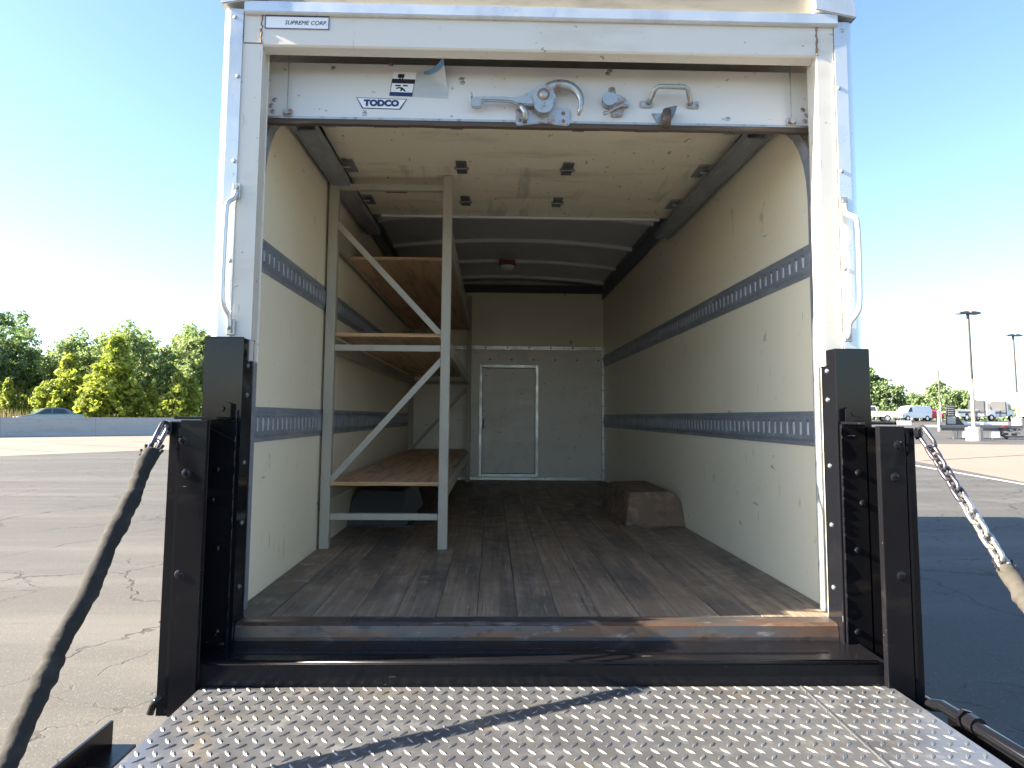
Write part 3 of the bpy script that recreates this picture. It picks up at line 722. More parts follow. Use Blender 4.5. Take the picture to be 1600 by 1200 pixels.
# platform of tread plate
PX0, PX1, PY0, PY1 = -1.132, 1.172, -1.62, -.306
plat = MB().box(PX0, PX1, PY0, PY1, PZ - .05, PZ, bev=.003).build('platform', 'tread_plate', truck)
bm = bmesh.new()
def lug(cx, cy, ang, sc=1.0):
    L_, W_, H_ = .0215 * sc, .0058 * sc, .0034
    ca, sa = math.cos(ang), math.sin(ang)
    def P(u, v, h): return (cx + u * ca - v * sa, cy + u * sa + v * ca, PZ - .0004 + h)
    v = [bm.verts.new(P(*p)) for p in ((-L_, 0, 0), (-L_ * .5, -W_ * .82, 0), (0, -W_, 0), (L_ * .5, -W_ * .82, 0), (L_, 0, 0), (L_ * .5, W_ * .82, 0), (0, W_, 0), (-L_ * .5, W_ * .82, 0))]
    w = [bm.verts.new(P(*p)) for p in ((-L_ * .72, 0, H_ * .7), (-L_ * .36, -W_ * .36, H_), (L_ * .36, -W_ * .36, H_), (L_ * .72, 0, H_ * .7), (L_ * .36, W_ * .36, H_), (-L_ * .36, W_ * .36, H_))]
    for f in ((v[0], v[1], w[1], w[0]), (v[1], v[2], v[3], w[2], w[1]), (v[3], v[4], w[3], w[2]), (v[4], v[5], w[4], w[3]), (v[5], v[6], v[7], w[5], w[4]), (v[7], v[0], w[0], w[5]), (w[0], w[1], w[2], w[3], w[4], w[5])): bm.faces.new(f)
p_, q_ = .0475, .0760
ny = int((PY1 - PY0) / q_); nx = int((PX1 - PX0) / p_)
for j in range(ny + 1):
    for i in range(nx + 1):
        x, y = PX0 + .02 + i * p_, PY1 - .018 - j * q_
        if x < PX1 - .018 and y > PY0 + .02: lug(x, y, R(-58))
        x2, y2 = x + p_ / 2, y - q_ / 2
        if x2 < PX1 - .018 and y2 > PY0 + .02: lug(x2, y2, R(58))
m = MB(); m.bm.free(); m.bm = bm
m.build('tread_lugs', 'tread_plate', plat, kind='stuff')
MB().bar((.862, -.31, PZ + .001), (.848, -1.55, PZ + .001), .006, .004).build('weld_seam', 'tread_plate', plat)

# support chains
def link(a, b, rad, wire, twist, name, mt, parent):
    a, b = Vector(a), Vector(b); d = (b - a); L_ = d.length; z = d / L_
    x = z.cross(Vector((1, 0, 0))).normalized(); y = z.cross(x)
    if twist: x, y = y, x
    pts = []; c = (a + b) / 2; half = L_ / 2
    for k in range(9): t_ = R(180 * k / 8); pts.append(c + z * (half + rad * math.sin(t_)) + x * rad * math.cos(t_))
    for k in range(9): t_ = R(180 + 180 * k / 8); pts.append(c + z * (-half + rad * math.sin(t_)) + x * rad * math.cos(t_))
    return MB().tube(pts, wire, 8, closed=True).build(name, mt, parent, smooth=True)
def sleeve(pts, r, name, mt, parent, seed):
    rr = random.Random(seed); P = [Vector(p) for p in pts]; out = []; N_ = 110
    seg = len(P) - 1; rads = []
    for i in range(N_ + 1):
        t_ = i / N_ * seg; k = min(int(t_), seg - 1); f = t_ - k
        p = P[k].lerp(P[k + 1], f)
        w = Vector((mnoise.noise(p * 5 + Vector((seed, 0, 0))), 0, mnoise.noise(p * 5 + Vector((0, seed, 3))))) * .004
        out.append(p + w)
        rads.append(r * (1 + .22 * mnoise.noise(Vector((i * .16, seed, 0))) + .13 * mnoise.noise(Vector((i * .55, seed, 5)))))
    m = MB().tube(out, rads, 14)
    m.bm.normal_update()
    for v in m.bm.verts:
        n_ = mnoise.noise(v.co * 16 + Vector((seed, 0, 0))) * .006 + mnoise.noise(v.co * 45) * .003
        v.co += v.normal * n_ if v.normal.length else Vector()
    return m.build(name, mt, parent, smooth=True)
cl = empty('support_chain', (-1.32, -.22, .69)); cl.parent = truck; cl.location = Vector((-1.32, -.22, .69)) - Vector((0, 0, G))
A, B = Vector((-1.266, -.375, .700)), Vector((-1.258, -1.23, -.180))
D = (B - A).normalized()
link(A + Vector((.0, .01, .0)), A + D * .040 + Vector((-.012, 0, -.03)), .021, .0075, 0, 'chain_link', 'chain_dark', cl)
link(A + D * .068, A + D * .10, .014, .006, 1, 'chain_link', 'chain_dark', cl)
link(A + D * .11, A + D * .14, .014, .006, 0, 'chain_link', 'chain_dark', cl)
sleeve([A + D * .105, A + D * .35 + Vector((.0, 0, -.008)), A + D * .70 + Vector((-.006, 0, -.012)), A + D * .85, A + D * 1.12], .026, 'sleeve', 'sleeve', cl, 3)
m = MB(); 
for k in range(10):
    a = R(36 * k); m.tube([A + D * .112 + Vector((math.cos(a) * .026, math.sin(a) * .022, math.sin(a) * .02)), A + D * .100 + Vector((math.cos(a) * .034, math.sin(a) * .03, math.sin(a) * .024 + .004))], .006, 5)
m.build('frayed_end', 'sleeve', cl)
m = MB()
for o_ in (0, .012): m.tube([A + D * (1.08 + o_) + Vector((math.cos(R(a)) * .034, math.sin(R(a)) * .026, math.sin(R(a)) * .026)) for a in range(0, 360, 30)], .006, 6, closed=True)
m.tube([A + D * 1.075 + Vector((.03, -.01, 0)), A + D * 1.09 + Vector((.07, -.02, .03))], .004, 5); m.tube([A + D * 1.075 + Vector((-.03, -.01, 0)), A + D * 1.09 + Vector((-.06, -.02, .02))], .005, 5)
m.build('tie_cord', 'sleeve', cl)
for k in range(4): link(A + D * (1.14 + k * .047), A + D * (1.17 + k * .047), .014, .006, k % 2, 'chain_link', 'chain_dark', cl)
m = MB(); m.dome((-1.262, -.330, .700), (-.6, -.5, 0), .024, .02, 10); m.build('anchor_boss', 'black_paint', cl)
cr = empty('support_chain', (1.36, -.22, .69)); cr.parent = truck; cr.location = Vector((1.36, -.22, .69)) - Vector((0, 0, G))
A, B = Vector((1.287, -.350, .700)), Vector((1.285, -1.26, -.180)); D = (B - A).normalized()
link(A + Vector((.004, .0, .0)), A + D * .036 + Vector((.012, 0, -.01)), .022, .0075, 0, 'chain_link', 'chain_dark', cr)
pos = .075
for k in range(11):
    link(A + D * pos, A + D * (pos + .030), .0155, .0068, (k + 1) % 2, 'chain_link', 'chain_dark' if k < 5 else 'chain_bright', cr); pos += .0435
e_ = pos - .02
sleeve([A + D * e_, A + D * (e_ + .14) + Vector((.004, 0, -.006)), A + D * (e_ + .28) + Vector((.0, 0, -.014)), A + D * 1.15], .026, 'sleeve', 'sleeve_tan', cr, 11)
m = MB()
for k in range(16):
    a = R(22.5 * k); m.tube([A + D * (e_ + .004) + Vector((math.cos(a) * .022, math.sin(a) * .02, math.sin(a) * .018)), A + D * (e_ - .008 * rnd.random()) + Vector((math.cos(a) * .032, math.sin(a) * .028, math.sin(a) * .024 + .004))], .0035, 5)
m.build('frayed_end', 'sleeve', cr)
m = MB(); m.dome((1.283, -.325, .70), (.5, -.6, 0), .022, .02, 10); m.build('anchor_boss', 'black_paint', cr)

# chassis, wheels and cab: they carry the box and cast its shadow
ch = MB()
for x in (-.43, .43): ch.box(x - .04, x + .04, .05, 8.6, -.36, -.14)
for k in range(9): ch.box(-1.2, 1.2, .3 + k * .66, .36 + k * .66, -.139, -.065)
ch.build('chassis', 'dark_steel', truck)
for x in (-1.06, -.80, .80, 1.06):
    wl = MB().cyl((x - .11, 2.9, G + .44), (x + .11, 2.9, G + .44), .44, 28).build('wheel', 'tyre', truck)
    MB().cyl((x - .115, 2.9, G + .44), (x + .115, 2.9, G + .44), .24, 20).build('rim', 'car_white', wl)
for x in (-.98, .98):
    wl = MB().cyl((x - .12, 7.55, G + .44), (x + .12, 7.55, G + .44), .44, 28).build('wheel', 'tyre', truck)
    MB().cyl((x - .125, 7.55, G + .44), (x + .125, 7.55, G + .44), .24, 20).build('rim', 'car_white', wl)
cab = MB().prism([(6.25, -.45), (8.95, -.45), (9.0, .1), (8.85, .38), (7.85, .52), (7.15, 1.28), (6.25, 1.30)], 0, -1.02, 1.02, bev=.05).build('cab', 'car_white', truck)
MB().prism([(6.10, 1.33), (9.1, 1.36), (9.5, 1.6), (9.5, 3.05), (6.10, 2.6)], 0, -1.22, 1.22, bev=.03).build('shadow_block', 'white_paint', truck)  # added out of sight above the cab, shaped to throw the ground shadow
for s in (-1, 1): MB().prism([(6.7, .50), (7.72, .52), (7.12, 1.16), (6.7, 1.16)], 0, s * 1.022, s * 1.03).build('cab_window', 'car_glass', cab)

# ------------------------------------------------------------------ shelving rack
rack = empty('shelving_rack', (-.79, 3.5, 0), 'tall grey steel shelving rack with three plywood shelves along the left wall', 'shelving rack')
FY, BYk, XL, XR = 1.40, 5.68, -1.118, -.455
for x in (XL, XR):
    for y in (FY, BYk):
        MB().box(x - .027, x + .027, y - .027, y + .027, .0, 2.155, bev=.003).build('leg', 'rack_paint', rack)
for y in (FY, BYk):
    for z in (2.084, 1.135, .178):
        MB().box(XL + .0275, XR - .0275, y - .016, y + .016, z - .018, z + .018, bev=.002).build('crossbar', 'rack_paint', rack)
    MB().bar((XL + .02, y - .010, 1.865), (XR - .005, y - .010, 1.190), .034, .010, up=(0, 1, 0)).build('brace', 'rack_paint', rack)
    MB().bar((XR - .005, y - .010, 1.085), (XL + .015, y - .010, .365), .034, .010, up=(0, 1, 0)).build('brace', 'rack_paint', rack)
for z0, z1 in ((1.745, 1.885), (1.115, 1.195), (.270, .352)):
    for x, s in ((XL, -1), (XR, 1)):
        MB().box(x - .016, x + .016, FY + .0275, BYk - .0275, z0, z1, bev=.002).build('beam', 'rack_paint', rack)
def shelf(z, y0, y1, x0, x1):
    mid = (y0 + y1) / 2 + rnd.uniform(-.1, .1)
    for a, b in ((y0, mid - .004), (mid + .004, y1)):
        o = MB().box(x0, x1, a, b, z, z + .020).build('shelf_board', 'plywood', rack)
        MB().box(x0 + .001, x1 - .001, a - .0025, a - .0003, z + .0005, z + .0195).build('board_edge', 'plywood_edge', o)
shelf(.3535, FY - .035, BYk - .03, XL + .03, XR + .012 - .04)
shelf(1.2, FY - .02, BYk - .03, XL + .03, XR - .03)
shelf(1.752, FY + .46, BYk - .03, XL + .017, XR - .017)

# ------------------------------------------------------------------ concrete barrier, left
bar_t = bl(-60)
barrier = empty('concrete_barrier', (BA.x, BA.y, G), 'long low grey concrete barrier wall between the lot and the road', 'barrier')
for k in range(-9, 14):
    a, b = bl(k * 6.0 + .006), bl(k * 6.0 + 5.994)
    a0, b0 = Vector((*a, G)), Vector((*b, G)); n_ = Vector((-BD.y, BD.x, 0))
    m = MB(); prof = [(0, 0), (0, .10), (.06, .30), (.10, 1.42), (.36, 1.42), (.40, .30), (.46, .10), (.46, 0)]
    va = [m.bm.verts.new(a0 + n_ * u + Vector((0, 0, w - .02))) for u, w in prof]; vb = [m.bm.verts.new(b0 + n_ * u + Vector((0, 0, w - .02))) for u, w in prof]
    for i in range(8): m.bm.faces.new((va[i], va[(i + 1) % 8], vb[(i + 1) % 8], vb[i]))
    m.bm.faces.new(va[::-1]); m.bm.faces.new(vb)
    bmesh.ops.recalc_face_normals(m.bm, faces=m.bm.faces[:])
    m.build('barrier_segment', 'concrete', barrier)

# ------------------------------------------------------------------ vehicles
def wheel(parent, x, y, z, r, w=.24, axis='y'):
    d = Vector((0, w / 2, 0)) if axis == 'y' else Vector((w / 2, 0, 0))
    c = Vector((x, y, z))
    o = MB().cyl(c - d, c + d, r, 20).build('wheel', 'tyre', parent)
    MB().cyl(c - d * 1.03, c + d * 1.03, r * .58, 14).build('rim', 'rim', o)
def car(name, loc, rot, paint, label, cat, body, cabin, width, wheels, windows, lights=()):
    """side profiles in (length, height); built about the origin along X then turned"""
    root = empty(name, (0, 0, 0), label, cat)
    def loft(poly, w0, w1, zsplit):
        t = bmesh.new()
        zs = [p[1] for p in poly]; lo, hi = min(zs), max(zs)
        def hw(z): f = (z - lo) / (hi - lo); return w0 + (w1 - w0) * f
        va = [t.verts.new((x, -hw(z), z)) for x, z in poly]; vb = [t.verts.new((x, hw(z), z)) for x, z in poly]; n = len(poly)
        t.faces.new(va); t.faces.new(vb[::-1])
        for i in range(n): t.faces.new((va[i], vb[i], vb[(i + 1) % n], va[(i + 1) % n]))
        bmesh.ops.recalc_face_normals(t, faces=t.faces[:])
        bmesh.ops.bevel(t, geom=t.edges[:], offset=.045, segments=3, affect='EDGES')
        m = MB(); m.merge(t); return m
    bd = loft(body, width / 2, width / 2 * .96, 0).build('body', paint, root)
    cb = loft(cabin, width / 2 * .95, width / 2 * .74, 0).build('cabin', paint, root)
    zlo, zhi = min(p[1] for p in cabin), max(p[1] for p in cabin)
    for poly in windows:
        for s in (-1, 1):
            m = MB(); vv = []
            for x, z in poly:
                f = (z - zlo) / (zhi - zlo); y = s * (width / 2 * (.95 + (.74 - .95) * f) + .006); vv.append(m.bm.verts.new((x, y, z)))
            m.bm.faces.new(vv if s < 0 else vv[::-1]); m.build('window', 'car_glass', cb)
    for x, r in wheels:
        for s in (-1, 1): wheel(root, x, s * (width / 2 - .12), r, r)
    for (x0, x1, y0, y1, z0, z1, mt, nm) in lights: MB().box(x0, x1, y0, y1, z0, z1, bev=.015).build(nm, mt, root)
    root.location = loc; root.rotation_euler = (0, 0, rot); BASE[root.name] = Vector((0, 0, 0))
    return root
sed_b = [(-2.3, .35), (2.25, .35), (2.32, .55), (2.22, .72), (1.2, .93), (-1.7, .98), (-2.25, .92), (-2.35, .6)]
sed_c = [(-1.75, .95), (1.25, .92), (.45, 1.40), (-.1, 1.46), (-.75, 1.44), (-1.2, 1.32)]
sed_w = [[(.98, .97), (.05, .98), (.02, 1.38), (.42, 1.36)], [(-.03, .98), (-1.2, 1.0), (-.85, 1.34), (-.06, 1.39)]]
p = Vector((*bl(4.2, 6.6), 0))
car('sedan_car', (p.x + .2, p.y, -.27), math.atan2(BD.y, BD.x) + math.pi, 'car_silver', 'pale blue silver sedan driving behind the concrete barrier', 'car', sed_b, sed_c, 1.8, ((1.45, .33), (-1.4, .33)), sed_w, ((2.2, 2.33, -.8, -.45, .62, .72, 'lens_white', 'headlight'), (2.2, 2.33, .45, .8, .62, .72, 'lens_white', 'headlight')))
# the road the sedan drives on, behind the barrier
m = MB(); a, b, c_, d_ = bl(-140, 1.2), bl(60, 1.2), bl(60, 9), bl(-140, 9)
m.bm.faces.new([m.bm.verts.new((x, y, -.275)) for x, y in (a, b, c_, d_)])
o = m.build('road', 'road_concrete'); o['kind'] = 'structure'
# white pickup, its tail towards the lot
pk_b = [(-2.9, .62), (2.8, .62), (2.9, .9), (2.8, 1.18), (1.3, 1.28), (-2.9, 1.28)]
pk_c = [(-.62, 1.26), (1.35, 1.26), (.72, 1.92), (-.5, 1.95), (-.60, 1.6)]
pk_w = [[(1.15, 1.32), (.42, 1.32), (.40, 1.84), (.68, 1.84)], [(.35, 1.32), (-.5, 1.32), (-.42, 1.86), (.33, 1.84)]]
car('pickup_truck', (47.9, 89.2, gz(89.2)), R(168), 'car_white', 'white pickup truck with dark cab top and red tail light', 'pickup', pk_b, pk_c, 2.0, ((1.85, .42), (-1.75, .42)), pk_w,
    ((-2.93, -2.78, .80, 1.02, .86, 1.26, 'tail_red', 'tail_light'), (-2.93, -2.78, -1.02, -.80, .86, 1.26, 'tail_red', 'tail_light'), (-3.05, -2.9, -.95, .95, .52, .70, 'car_dark', 'rear_bumper')))
vn_b = [(-2.5, .40), (2.5, .40), (2.6, .7), (2.45, 1.0), (1.6, 1.12), (-2.5, 1.12)]
vn_c = [(-2.48, 1.10), (1.75, 1.10), (1.0, 1.88), (.3, 1.98), (-2.2, 1.98), (-2.45, 1.85)]
vn_w = [[(1.5, 1.18), (.75, 1.18), (.72, 1.74), (.98, 1.74)]]
car('parked_van', (54.6, 91.5, gz(91.5)), R(195), 'car_white', 'white van parked beyond the flatbed body near the trees', 'van', vn_b, vn_c, 1.95, ((1.6, .36), (-1.55, .36)), vn_w)
# flatbed body on stands
FX, FYY = 40.0, 63.2; fz = gz(FYY) + .06
fb = empty('flatbed_body', (FX, FYY, fz), 'dark steel flatbed truck body with louvred headboard standing behind the lamp base', 'flatbed')
MB().box(FX, FX + 7.6, FYY - 1.2, FYY + 1.2, fz + .95, fz + 1.20, bev=.02).build('deck', 'deck_steel', fb)
MB().box(FX + .1, FX + 7.4, FYY - .9, FYY - .75, fz + .70, fz + .93, bev=.02).build('side_rail', 'deck_steel', fb)
MB().prism([(FX + .75, fz + 1.2), (FX + 1.75, fz + 1.2), (FX + 1.7, fz + 2.0), (FX + 1.55, fz + 3.05), (FX + .95, fz + 3.05), (FX + .8, fz + 2.0)], 1, FYY - .9, FYY - .75, bev=.01).build('headboard', 'car_dark', fb)
MB().box(FX + .86, FX + 1.62, FYY - .93, FYY - .905, fz + 1.3, fz + 1.95).build('headboard_panel', 'concrete', fb)
for k in range(5): MB().box(FX + .98, FX + 1.52, FYY - .93, FYY - .905, fz + 2.08 + k * .19, fz + 2.16 + k * .19).build('louvre', 'concrete', fb)
MB().prism([(FX + 1.76, fz + 1.2), (FX + 2.5, fz + 1.2), (FX + 2.3, fz + 1.45), (FX + 1.85, fz + 2.0)], 1, FYY - .8, FYY - .6).build('gusset', 'car_dark', fb)
MB().box(FX - .05, FX + .12, FYY - 1.2, FYY - .9, fz + .62, fz + 2.5, bev=.01).build('corner_stake', 'rusty_zinc', fb)
for a in (1.35, 1.75): MB().box(FX + a, FX + a + .22, FYY - 1.0, FYY - .8, fz - .06, fz + .70).build('stand_leg', 'concrete_base', fb)
for a, b in ((2.1, 2.95), (4.75, 5.5)): MB().box(FX + a, FX + b, FYY - 1.15, FYY - .7, fz + .05, fz + .69, bev=.03).build('tool_box', 'car_white', fb)
for a, b, z in ((2.4, 4.1, 1.32), (4.4, 6.7, 1.34)): MB().box(FX + a, FX + b, FYY - .6, FYY + .6, fz + 1.2, fz + z + .12, bev=.03).build('deck_box', 'car_white', fb)
for k in range(14):
    x = FX + 5.6 + rnd.random() * 1.9; z = fz + .15 + rnd.random() * .75; w = rnd.uniform(.1, .32)
    MB().box(x, x + w, FYY - 1.1 + rnd.random() * .3, FYY - .5, z, z + rnd.uniform(.08, .22), bev=.01).build('towing_gear', rnd.choice(['deck_steel', 'car_dark', 'rusty_zinc', 'zinc']), fb)
MB().bar((FX + 5.4, FYY - .95, fz + .6), (FX + 6.3, FYY - .95, fz + .02), .18, .18).build('towing_gear', 'car_dark', fb)
MB().box(FX + 6.2, FX + 8.2, FYY - 1.0, FYY - .8, fz + .10, fz + .26).build('towing_gear', 'deck_steel', fb)
MB().box(FX + 5.75, FX + 6.15, FYY - 1.23, FYY - 1.202, fz + 1.08, fz + 1.19).build('marker_plate', 'tail_red', fb)
# trucks parked far behind it
def far_truck(x, y, rot, label):
    r_ = empty('parked_truck', (0, 0, 0), label, 'truck')
    MB().prism([(-1.0, .7), (.95, .7), (.95, 1.35), (.45, 1.5), (.15, 2.5), (-1.0, 2.55)], 1, -1.05, 1.05, bev=.05).build('cab', 'car_white', r_)
    for s in (-1, 1): MB().prism([(-.55, 1.5), (.28, 1.5), (.06, 2.3), (-.55, 2.3)], 1, s * 1.052, s * 1.06).build('window', 'car_glass', r_)
    MB().box(-6.4, -1.1, -1.15, 1.15, 1.05, 1.22, bev=.02).build('deck', 'deck_steel', r_)
    for a in (-1.35, -1.2): MB().box(a, a + .08, -1.1, 1.1, 1.22, 2.75).build('headboard', 'car_dark', r_)
    for a in (-6.2, -4.3, -2.6): MB().box(a, a + 1.3, -1.1, -.6, .55, 1.03, bev=.03).build('tool_box', 'car_white', r_)
    MB().box(-6.3, -1.4, -.4, .4, 1.23, 1.5, bev=.05).build('load', 'car_white', r_)
    for xx in (.1, -4.6):
        wheel(r_, xx, -.95, .45, .45); wheel(r_, xx, .95, .45, .45)
    r_.location = (x, y, gz(y)); r_.rotation_euler = (0, 0, rot); return r_
far_truck(66.5, 95, R(20), 'white flatbed truck facing the lamp posts behind the flatbed body')
far_truck(72.0, 99, R(28), 'white tow truck second back in the row behind the flatbed body')
far_truck(71.0, 92, R(190), 'white work truck at the right end of the far row')
car('parked_car', (57.6, 93.5, gz(93.5)), R(100), 'tail_red', 'small red car parked beside the white van', 'car', sed_b, sed_c, 1.8, ((1.45, .33), (-1.4, .33)), sed_w)

# ------------------------------------------------------------------ lamp posts and pole
def lamp_post(x, y, h, zt, label):
    z0 = gz(y) - .05
    r_ = empty('lamp_post', (x, y, z0), label, 'lamp post', 'lamp posts of the lot')
    m = MB(); m.tube([(x, y, z0), (x, y, z0 + 1.12)], .64, 20); m.box(x - .30, x + .30, y - .30, y + .30, z0 + 1.1, z0 + 1.22); m.build('base', 'concrete_base', r_)
    m = MB().tube([(x, y, z0 + 1.2), (x - .02, y, zt)], [.15, .125], 10); m.build('pole', 'pole_tan', r_)
    m = MB().tube([(x - .02, y, zt), (x - .05, y, h - .12)], [.15, .12], 10); m.build('upper_pole', 'pole_dark', r_)
    for s in (-1, 1):
        m = MB().prism([(x - .05 + s * .10, h - .06), (x - .05 + s * .90, h - .10), (x - .05 + s * .88, h + .06), (x - .05 + s * .35, h + .14), (x - .05 + s * .10, h + .12)], 1, y - .38, y + .38, bev=.015); m.build('lamp_head', 'pole_dark', r_)
    MB().box(x - .15, x + .05, y - .12, y + .12, h - .14, h + .08).build('head_bracket', 'pole_dark', r_)
lamp_post(39.95, 57.3, 9.75, 4.2, 'tall parking lot lamp post with twin flat heads on thick concrete base')
lamp_post(60.3, 80.0, 10.6, 4.0, 'farther lamp post with twin flat heads behind the flatbed body')
pole = empty('utility_pole', (57.0, 89.2, gz(89.2)), 'thin bare pole standing between the van and the flatbed body', 'pole')
MB().tube([(57.0, 89.2, gz(89.2)), (57.0, 89.2, 3.0)], .12, 8).build('lower_pole', 'pole_tan', pole)
MB().tube([(57.0, 89.2, 3.0), (56.95, 89.2, 7.2)], [.11, .07], 8).build('upper_pole', 'pole_dark', pole)

# ------------------------------------------------------------------ trees
def make_tree(name, seed, h, rx, leaf, n_clump, per, lsz, shape='round', trunk_frac=.30):
    rr = random.Random(seed)
    root = bpy.data.objects.new(name, None); C.objects.link(root); BASE[root.name] = Vector((0, 0, 0))
    # trunk and limbs
    m = MB(); tips = []
    k = 9; pts = []; x = y = 0
    for i in range(k + 1):
        pts.append(Vector((x, y, h * .88 * i / k))); x += rr.uniform(-.02, .02) * h; y += rr.uniform(-.02, .02) * h
    r0 = h * .021
    m.tube(pts, [r0 * (1 - .85 * i / k) for i in range(k + 1)], 8)
    for _ in range(11):
        i = rr.randint(2 if shape != 'bush' else 1, k - 1); p0 = pts[i]; a = rr.uniform(0, 6.283); L_ = rx * rr.uniform(.6, 1.05) * (1 - .35 * i / k)
        p1 = p0 + Vector((math.cos(a) * L_ * .5, math.sin(a) * L_ * .5, L_ * .35)); p2 = p0 + Vector((math.cos(a) * L_, math.sin(a) * L_, L_ * .8))
        m.tube([p0, p1, p2], [r0 * .45, r0 * .28, r0 * .1], 6); tips.append(p2); tips.append(p1)
    m.build('trunk', 'bark', root, smooth=True)
    verts, faces = [], []
    cz, rz_ = h * (trunk_frac + 1) / 2, h * (1 - trunk_frac) / 2
    lobes = []
    for _ in range(9): 
        a = rr.uniform(0, 6.283); u = rr.uniform(-.8, .9); q = math.sqrt(max(0, 1 - u * u)) * rr.uniform(.45, .8)
        lobes.append((Vector((math.cos(a) * q * rx, math.sin(a) * q * rx, cz + u * rz_ * .72)), rx * rr.uniform(.34, .55)))
    lobes += [(t_, rx * rr.uniform(.25, .4)) for t_ in tips[::2]]
    if shape == 'cone': lobes = [(Vector((rr.uniform(-.5, .5) * rx * (1 - f), rr.uniform(-.5, .5) * rx * (1 - f), h * (.12 + .85 * f))), rx * (.62 * (1 - f) + .16)) for f in [i / 11 for i in range(12)]]
    for c in range(n_clump):
        L0, lr = rr.choice(lobes)
        d = Vector((rr.gauss(0, 1), rr.gauss(0, 1), rr.gauss(0, 1))).normalized()
        cc = L0 + d * lr * rr.uniform(.55, 1.08); cc.z = max(cc.z, h * .04)
        cr_ = rx * rr.uniform(.07, .17)
        for _ in range(per):
            e = Vector((rr.gauss(0, 1), rr.gauss(0, 1), rr.gauss(0, .7))).normalized() * cr_ * rr.random() ** .5
            p = cc + e; s_ = lsz * rr.uniform(.6, 1.25)
            n_ = (d * .6 + Vector((rr.uniform(-1, 1), rr.uniform(-1, 1), rr.uniform(-.3, 1.2)))).normalized(); u_ = n_.orthogonal().normalized()
            u_ = Matrix.Rotation(rr.uniform(0, 6.28), 3, n_) @ u_; v_ = n_.cross(u_)
            b = len(verts)
            verts += [p + u_ * s_, p + v_ * s_ * .5, p - u_ * s_, p - v_ * s_ * .5]; faces.append((b, b + 1, b + 2, b + 3))
    me = bpy.data.meshes.new('crown'); me.from_pydata(verts, [], faces); me.materials.append(MATS[leaf])
    o = bpy.data.objects.new('crown', me); C.objects.link(o); o.parent = root
    return root
protos = {
    'tall': [make_tree('tree', 21 + i, 11.5, 3.9, ['leaf_mid', 'leaf_dark', 'leaf_mid'][i], 430, 13, .25, trunk_frac=.14) for i in range(3)],
    'young': [make_tree('young_tree', 41 + i, 4.6, 1.7, 'leaf_bright', 300, 12, .16, shape='cone' if i else 'round', trunk_frac=.0) for i in range(3)],
    'far': [make_tree('distant_tree', 61 + i, 10, 5.2, 'leaf_far', 420, 11, .40, trunk_frac=.02) for i in range(2)],
}
used = set()
def put(kind, i, x, y, z, sc, rot, label, cat, group, sq=1.0):
    src = protos[kind][i]
    if src.name in used: o = copy_tree(src)
    else: o = src; used.add(src.name)
    o.location = (x, y, z); o.scale = (sc * sq, sc * sq, sc); o.rotation_euler = (0, 0, rot)
    o['label'] = label; o['category'] = cat; o['group'] = group
def ray_x(px, Y): return -.18 + ((px - 800) / 1142 + .0267) * (Y + 2.83)
tall = [(-60, 74, 1.05, 1), (-18, 72, 1.22, 1), (22, 70, 1.00, 1), (55, 73, .96, 0), (92, 76, .80, 1), (118, 71, .86, 2), (150, 76, .98, 0), (176, 73, .86, 2), (205, 78, 1.08, 2), (232, 73, 1.06, 0), (262, 77, .98, 2), (290, 73, 1.07, 0), (318, 78, 1.10, 2), (350, 76, 1.0, 1), (5, 82, 1.1, 1), (75, 83, .85, 2), (132, 85, .88, 2), (192, 85, .95, 2), (247, 84, .95, 2), (300, 85, 1.0, 2)]
for k, (px, Y, sc, i) in enumerate(tall):
    lab = {0: 'tall broad green tree with visible trunk behind the barrier', 1: 'tall dark green tree in the row behind the barrier', 2: 'tall mid green leafy tree in the row behind the barrier'}[i]
    put('tall', i, ray_x(px, Y), Y, gz(Y) - .1, sc * .83, k * 1.9, lab, 'tree', 'tall trees behind the barrier', sq=rnd.uniform(.88, 1.08))
young = [(-8, 62, .95, 0), (28, 61, .85, 1), (52, 62, .62, 0), (75, 64, .70, 2), (95, 61, .90, 0), (118, 62, 1.32, 1), (140, 64, .9, 2), (163, 60.5, .75, 0), (186, 61, 1.62, 2), (205, 62, 1.12, 1), (222, 64, .8, 0), (245, 62, .78, 2), (262, 64, .62, 0), (286, 61, .98, 1), (305, 62, .90, 2), (320, 63, .8, 0), (10, 64, .7, 0)]
for k, (px, Y, sc, i) in enumerate(young):
    if sc > 1.5: y_lab = 'largest bright yellow green young tree, standing well above its neighbours behind the barrier'
    elif 1.3 < sc < 1.4: y_lab = 'pointed yellow green young tree just beyond the tail of the sedan'
    elif px == 75: y_lab = 'small yellow green young tree right behind the roof of the sedan'
    elif px == 28: y_lab = 'pointed yellow green young tree just ahead of the sedan'
    else: y_lab = None
    put('young', i, ray_x(px, Y), Y, -.35, sc, k * 2.3, y_lab or ['round bright yellow green young tree just behind the barrier', 'pointed bright yellow green young tree just behind the barrier', 'slender bright yellow green young tree just behind the barrier'][i], 'tree', 'bright young trees behind the barrier', sq=rnd.uniform(.85, 1.2))
far = [(1345, 150, .95, 0), (1372, 148, .92, 1), (1396, 146, .80, 0), (1432, 170, .66, 1), (1452, 165, .70, 0), (1472, 175, .60, 1), (1497, 160, .78, 0), (1512, 158, .62, 1), (1415, 190, .5, 0)]
for k, (px, Y, sc, i) in enumerate(far):
    put('far', i, ray_x(px, Y), Y, .6, sc, k * 1.7, ['rounded green tree in the distance beyond the parked vehicles', 'spreading green tree in the distance beyond the parked vehicles'][i], 'tree', 'distant trees beyond the vehicles')
for kind in protos.values():
    for o in kind:
        if o.name not in used:
            for ch_ in list(o.children): bpy.data.objects.remove(ch_)
            bpy.data.objects.remove(o)
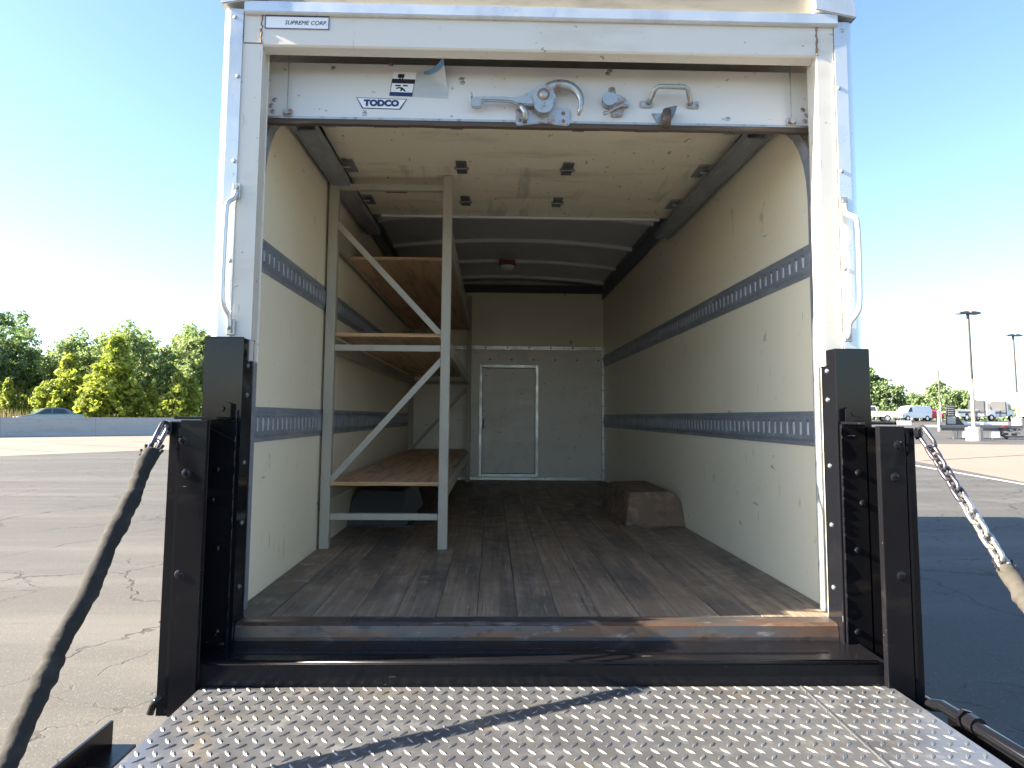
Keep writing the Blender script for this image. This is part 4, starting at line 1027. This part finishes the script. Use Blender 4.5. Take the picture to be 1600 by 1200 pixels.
# a wood that reads as one band along the horizon, right
rr = random.Random(5); V, F = [], []
for _ in range(9000):
    px = rr.uniform(1180, 2000); Y = rr.uniform(230, 290); x = ray_x(px, Y)
    top = 3.6 + 2.2 * mnoise.noise(Vector((x * .03, 0, 0))) + 1.2 * mnoise.noise(Vector((x * .11, 3, 0)))
    z = .6 + rr.random() ** .7 * top; s_ = rr.uniform(.5, 1.1)
    u = Vector((rr.uniform(-1, 1), rr.uniform(-1, 1), rr.uniform(-1, 1))).normalized(); v = u.orthogonal().normalized(); p = Vector((x, Y, z)); b = len(V)
    V += [p + u * s_, p + v * s_ * .7, p - u * s_, p - v * s_ * .7]; F.append((b, b + 1, b + 2, b + 3))
me = bpy.data.meshes.new('distant_wood'); me.from_pydata(V, [], F); me.materials.append(MATS['leaf_far'])
o = bpy.data.objects.new('distant_wood', me); C.objects.link(o); o['kind'] = 'stuff'; o['label'] = 'low green band of woodland along the horizon'; o['category'] = 'woodland'
# dry grass behind the barrier and undergrowth under the trees
V, F = [], []; VU, FU = [], []
for _ in range(15000):
    t_ = rr.uniform(-45, 60); off = rr.uniform(9.2, 14); x, y = bl(t_, off)
    h_ = rr.uniform(.8, 1.75); a = rr.uniform(0, 6.28); w = .05; lean = Vector((rr.uniform(-.25, .25), rr.uniform(-.25, .25), 0)); p = Vector((x, y, -.45)); d = Vector((math.cos(a), math.sin(a), 0)) * w; b = len(V)
    V += [p - d, p + d, p + lean + Vector((0, 0, h_))]; F.append((b, b + 1, b + 2))
for _ in range(9000):
    t_ = rr.uniform(-45, 60); off = rr.uniform(14, 30); x, y = bl(t_, off)
    top = 1.6 + 1.4 * mnoise.noise(Vector((x * .25, y * .25, 0))); p = Vector((x, y, gz(y) + rr.random() * max(.4, top))); s_ = rr.uniform(.12, .3)
    u = Vector((rr.uniform(-1, 1), rr.uniform(-1, 1), rr.uniform(-1, 1))).normalized(); v = u.orthogonal().normalized(); b = len(VU)
    VU += [p + u * s_, p + v * s_ * .7, p - u * s_, p - v * s_ * .7]; FU.append((b, b + 1, b + 2, b + 3))
for nm, V_, F_, mt, lab, cat in (('dry_grass', V, F, 'dry_grass', 'tan dry grass growing along the far side of the barrier', 'grass'), ('undergrowth', VU, FU, 'leaf_dark', 'dark undergrowth beneath the trees behind the barrier', 'undergrowth')):
    me = bpy.data.meshes.new(nm); me.from_pydata(V_, [], F_); me.materials.append(MATS[mt]); o = bpy.data.objects.new(nm, me); C.objects.link(o); o['kind'] = 'stuff'; o['label'] = lab; o['category'] = cat
m = MB(); a, b, c_, d_ = bl(-140, 9.1), bl(60, 9.1), bl(60, 60), bl(-140, 60)
m.bm.faces.new([m.bm.verts.new((*p, -.44)) for p in (a, b)] + [m.bm.verts.new((*p, .70)) for p in (c_, d_)])
o = m.build('verge', 'dry_grass'); o['kind'] = 'structure'
m = MB(); m.bm.faces.new([m.bm.verts.new((x, y, gz(105) + z)) for x, y, z in ((46, 99, .012), (62, 99, .012), (66, 118, .02), (48, 118, .02))])
o = m.build('lawn', 'leaf_bright'); o['kind'] = 'structure'
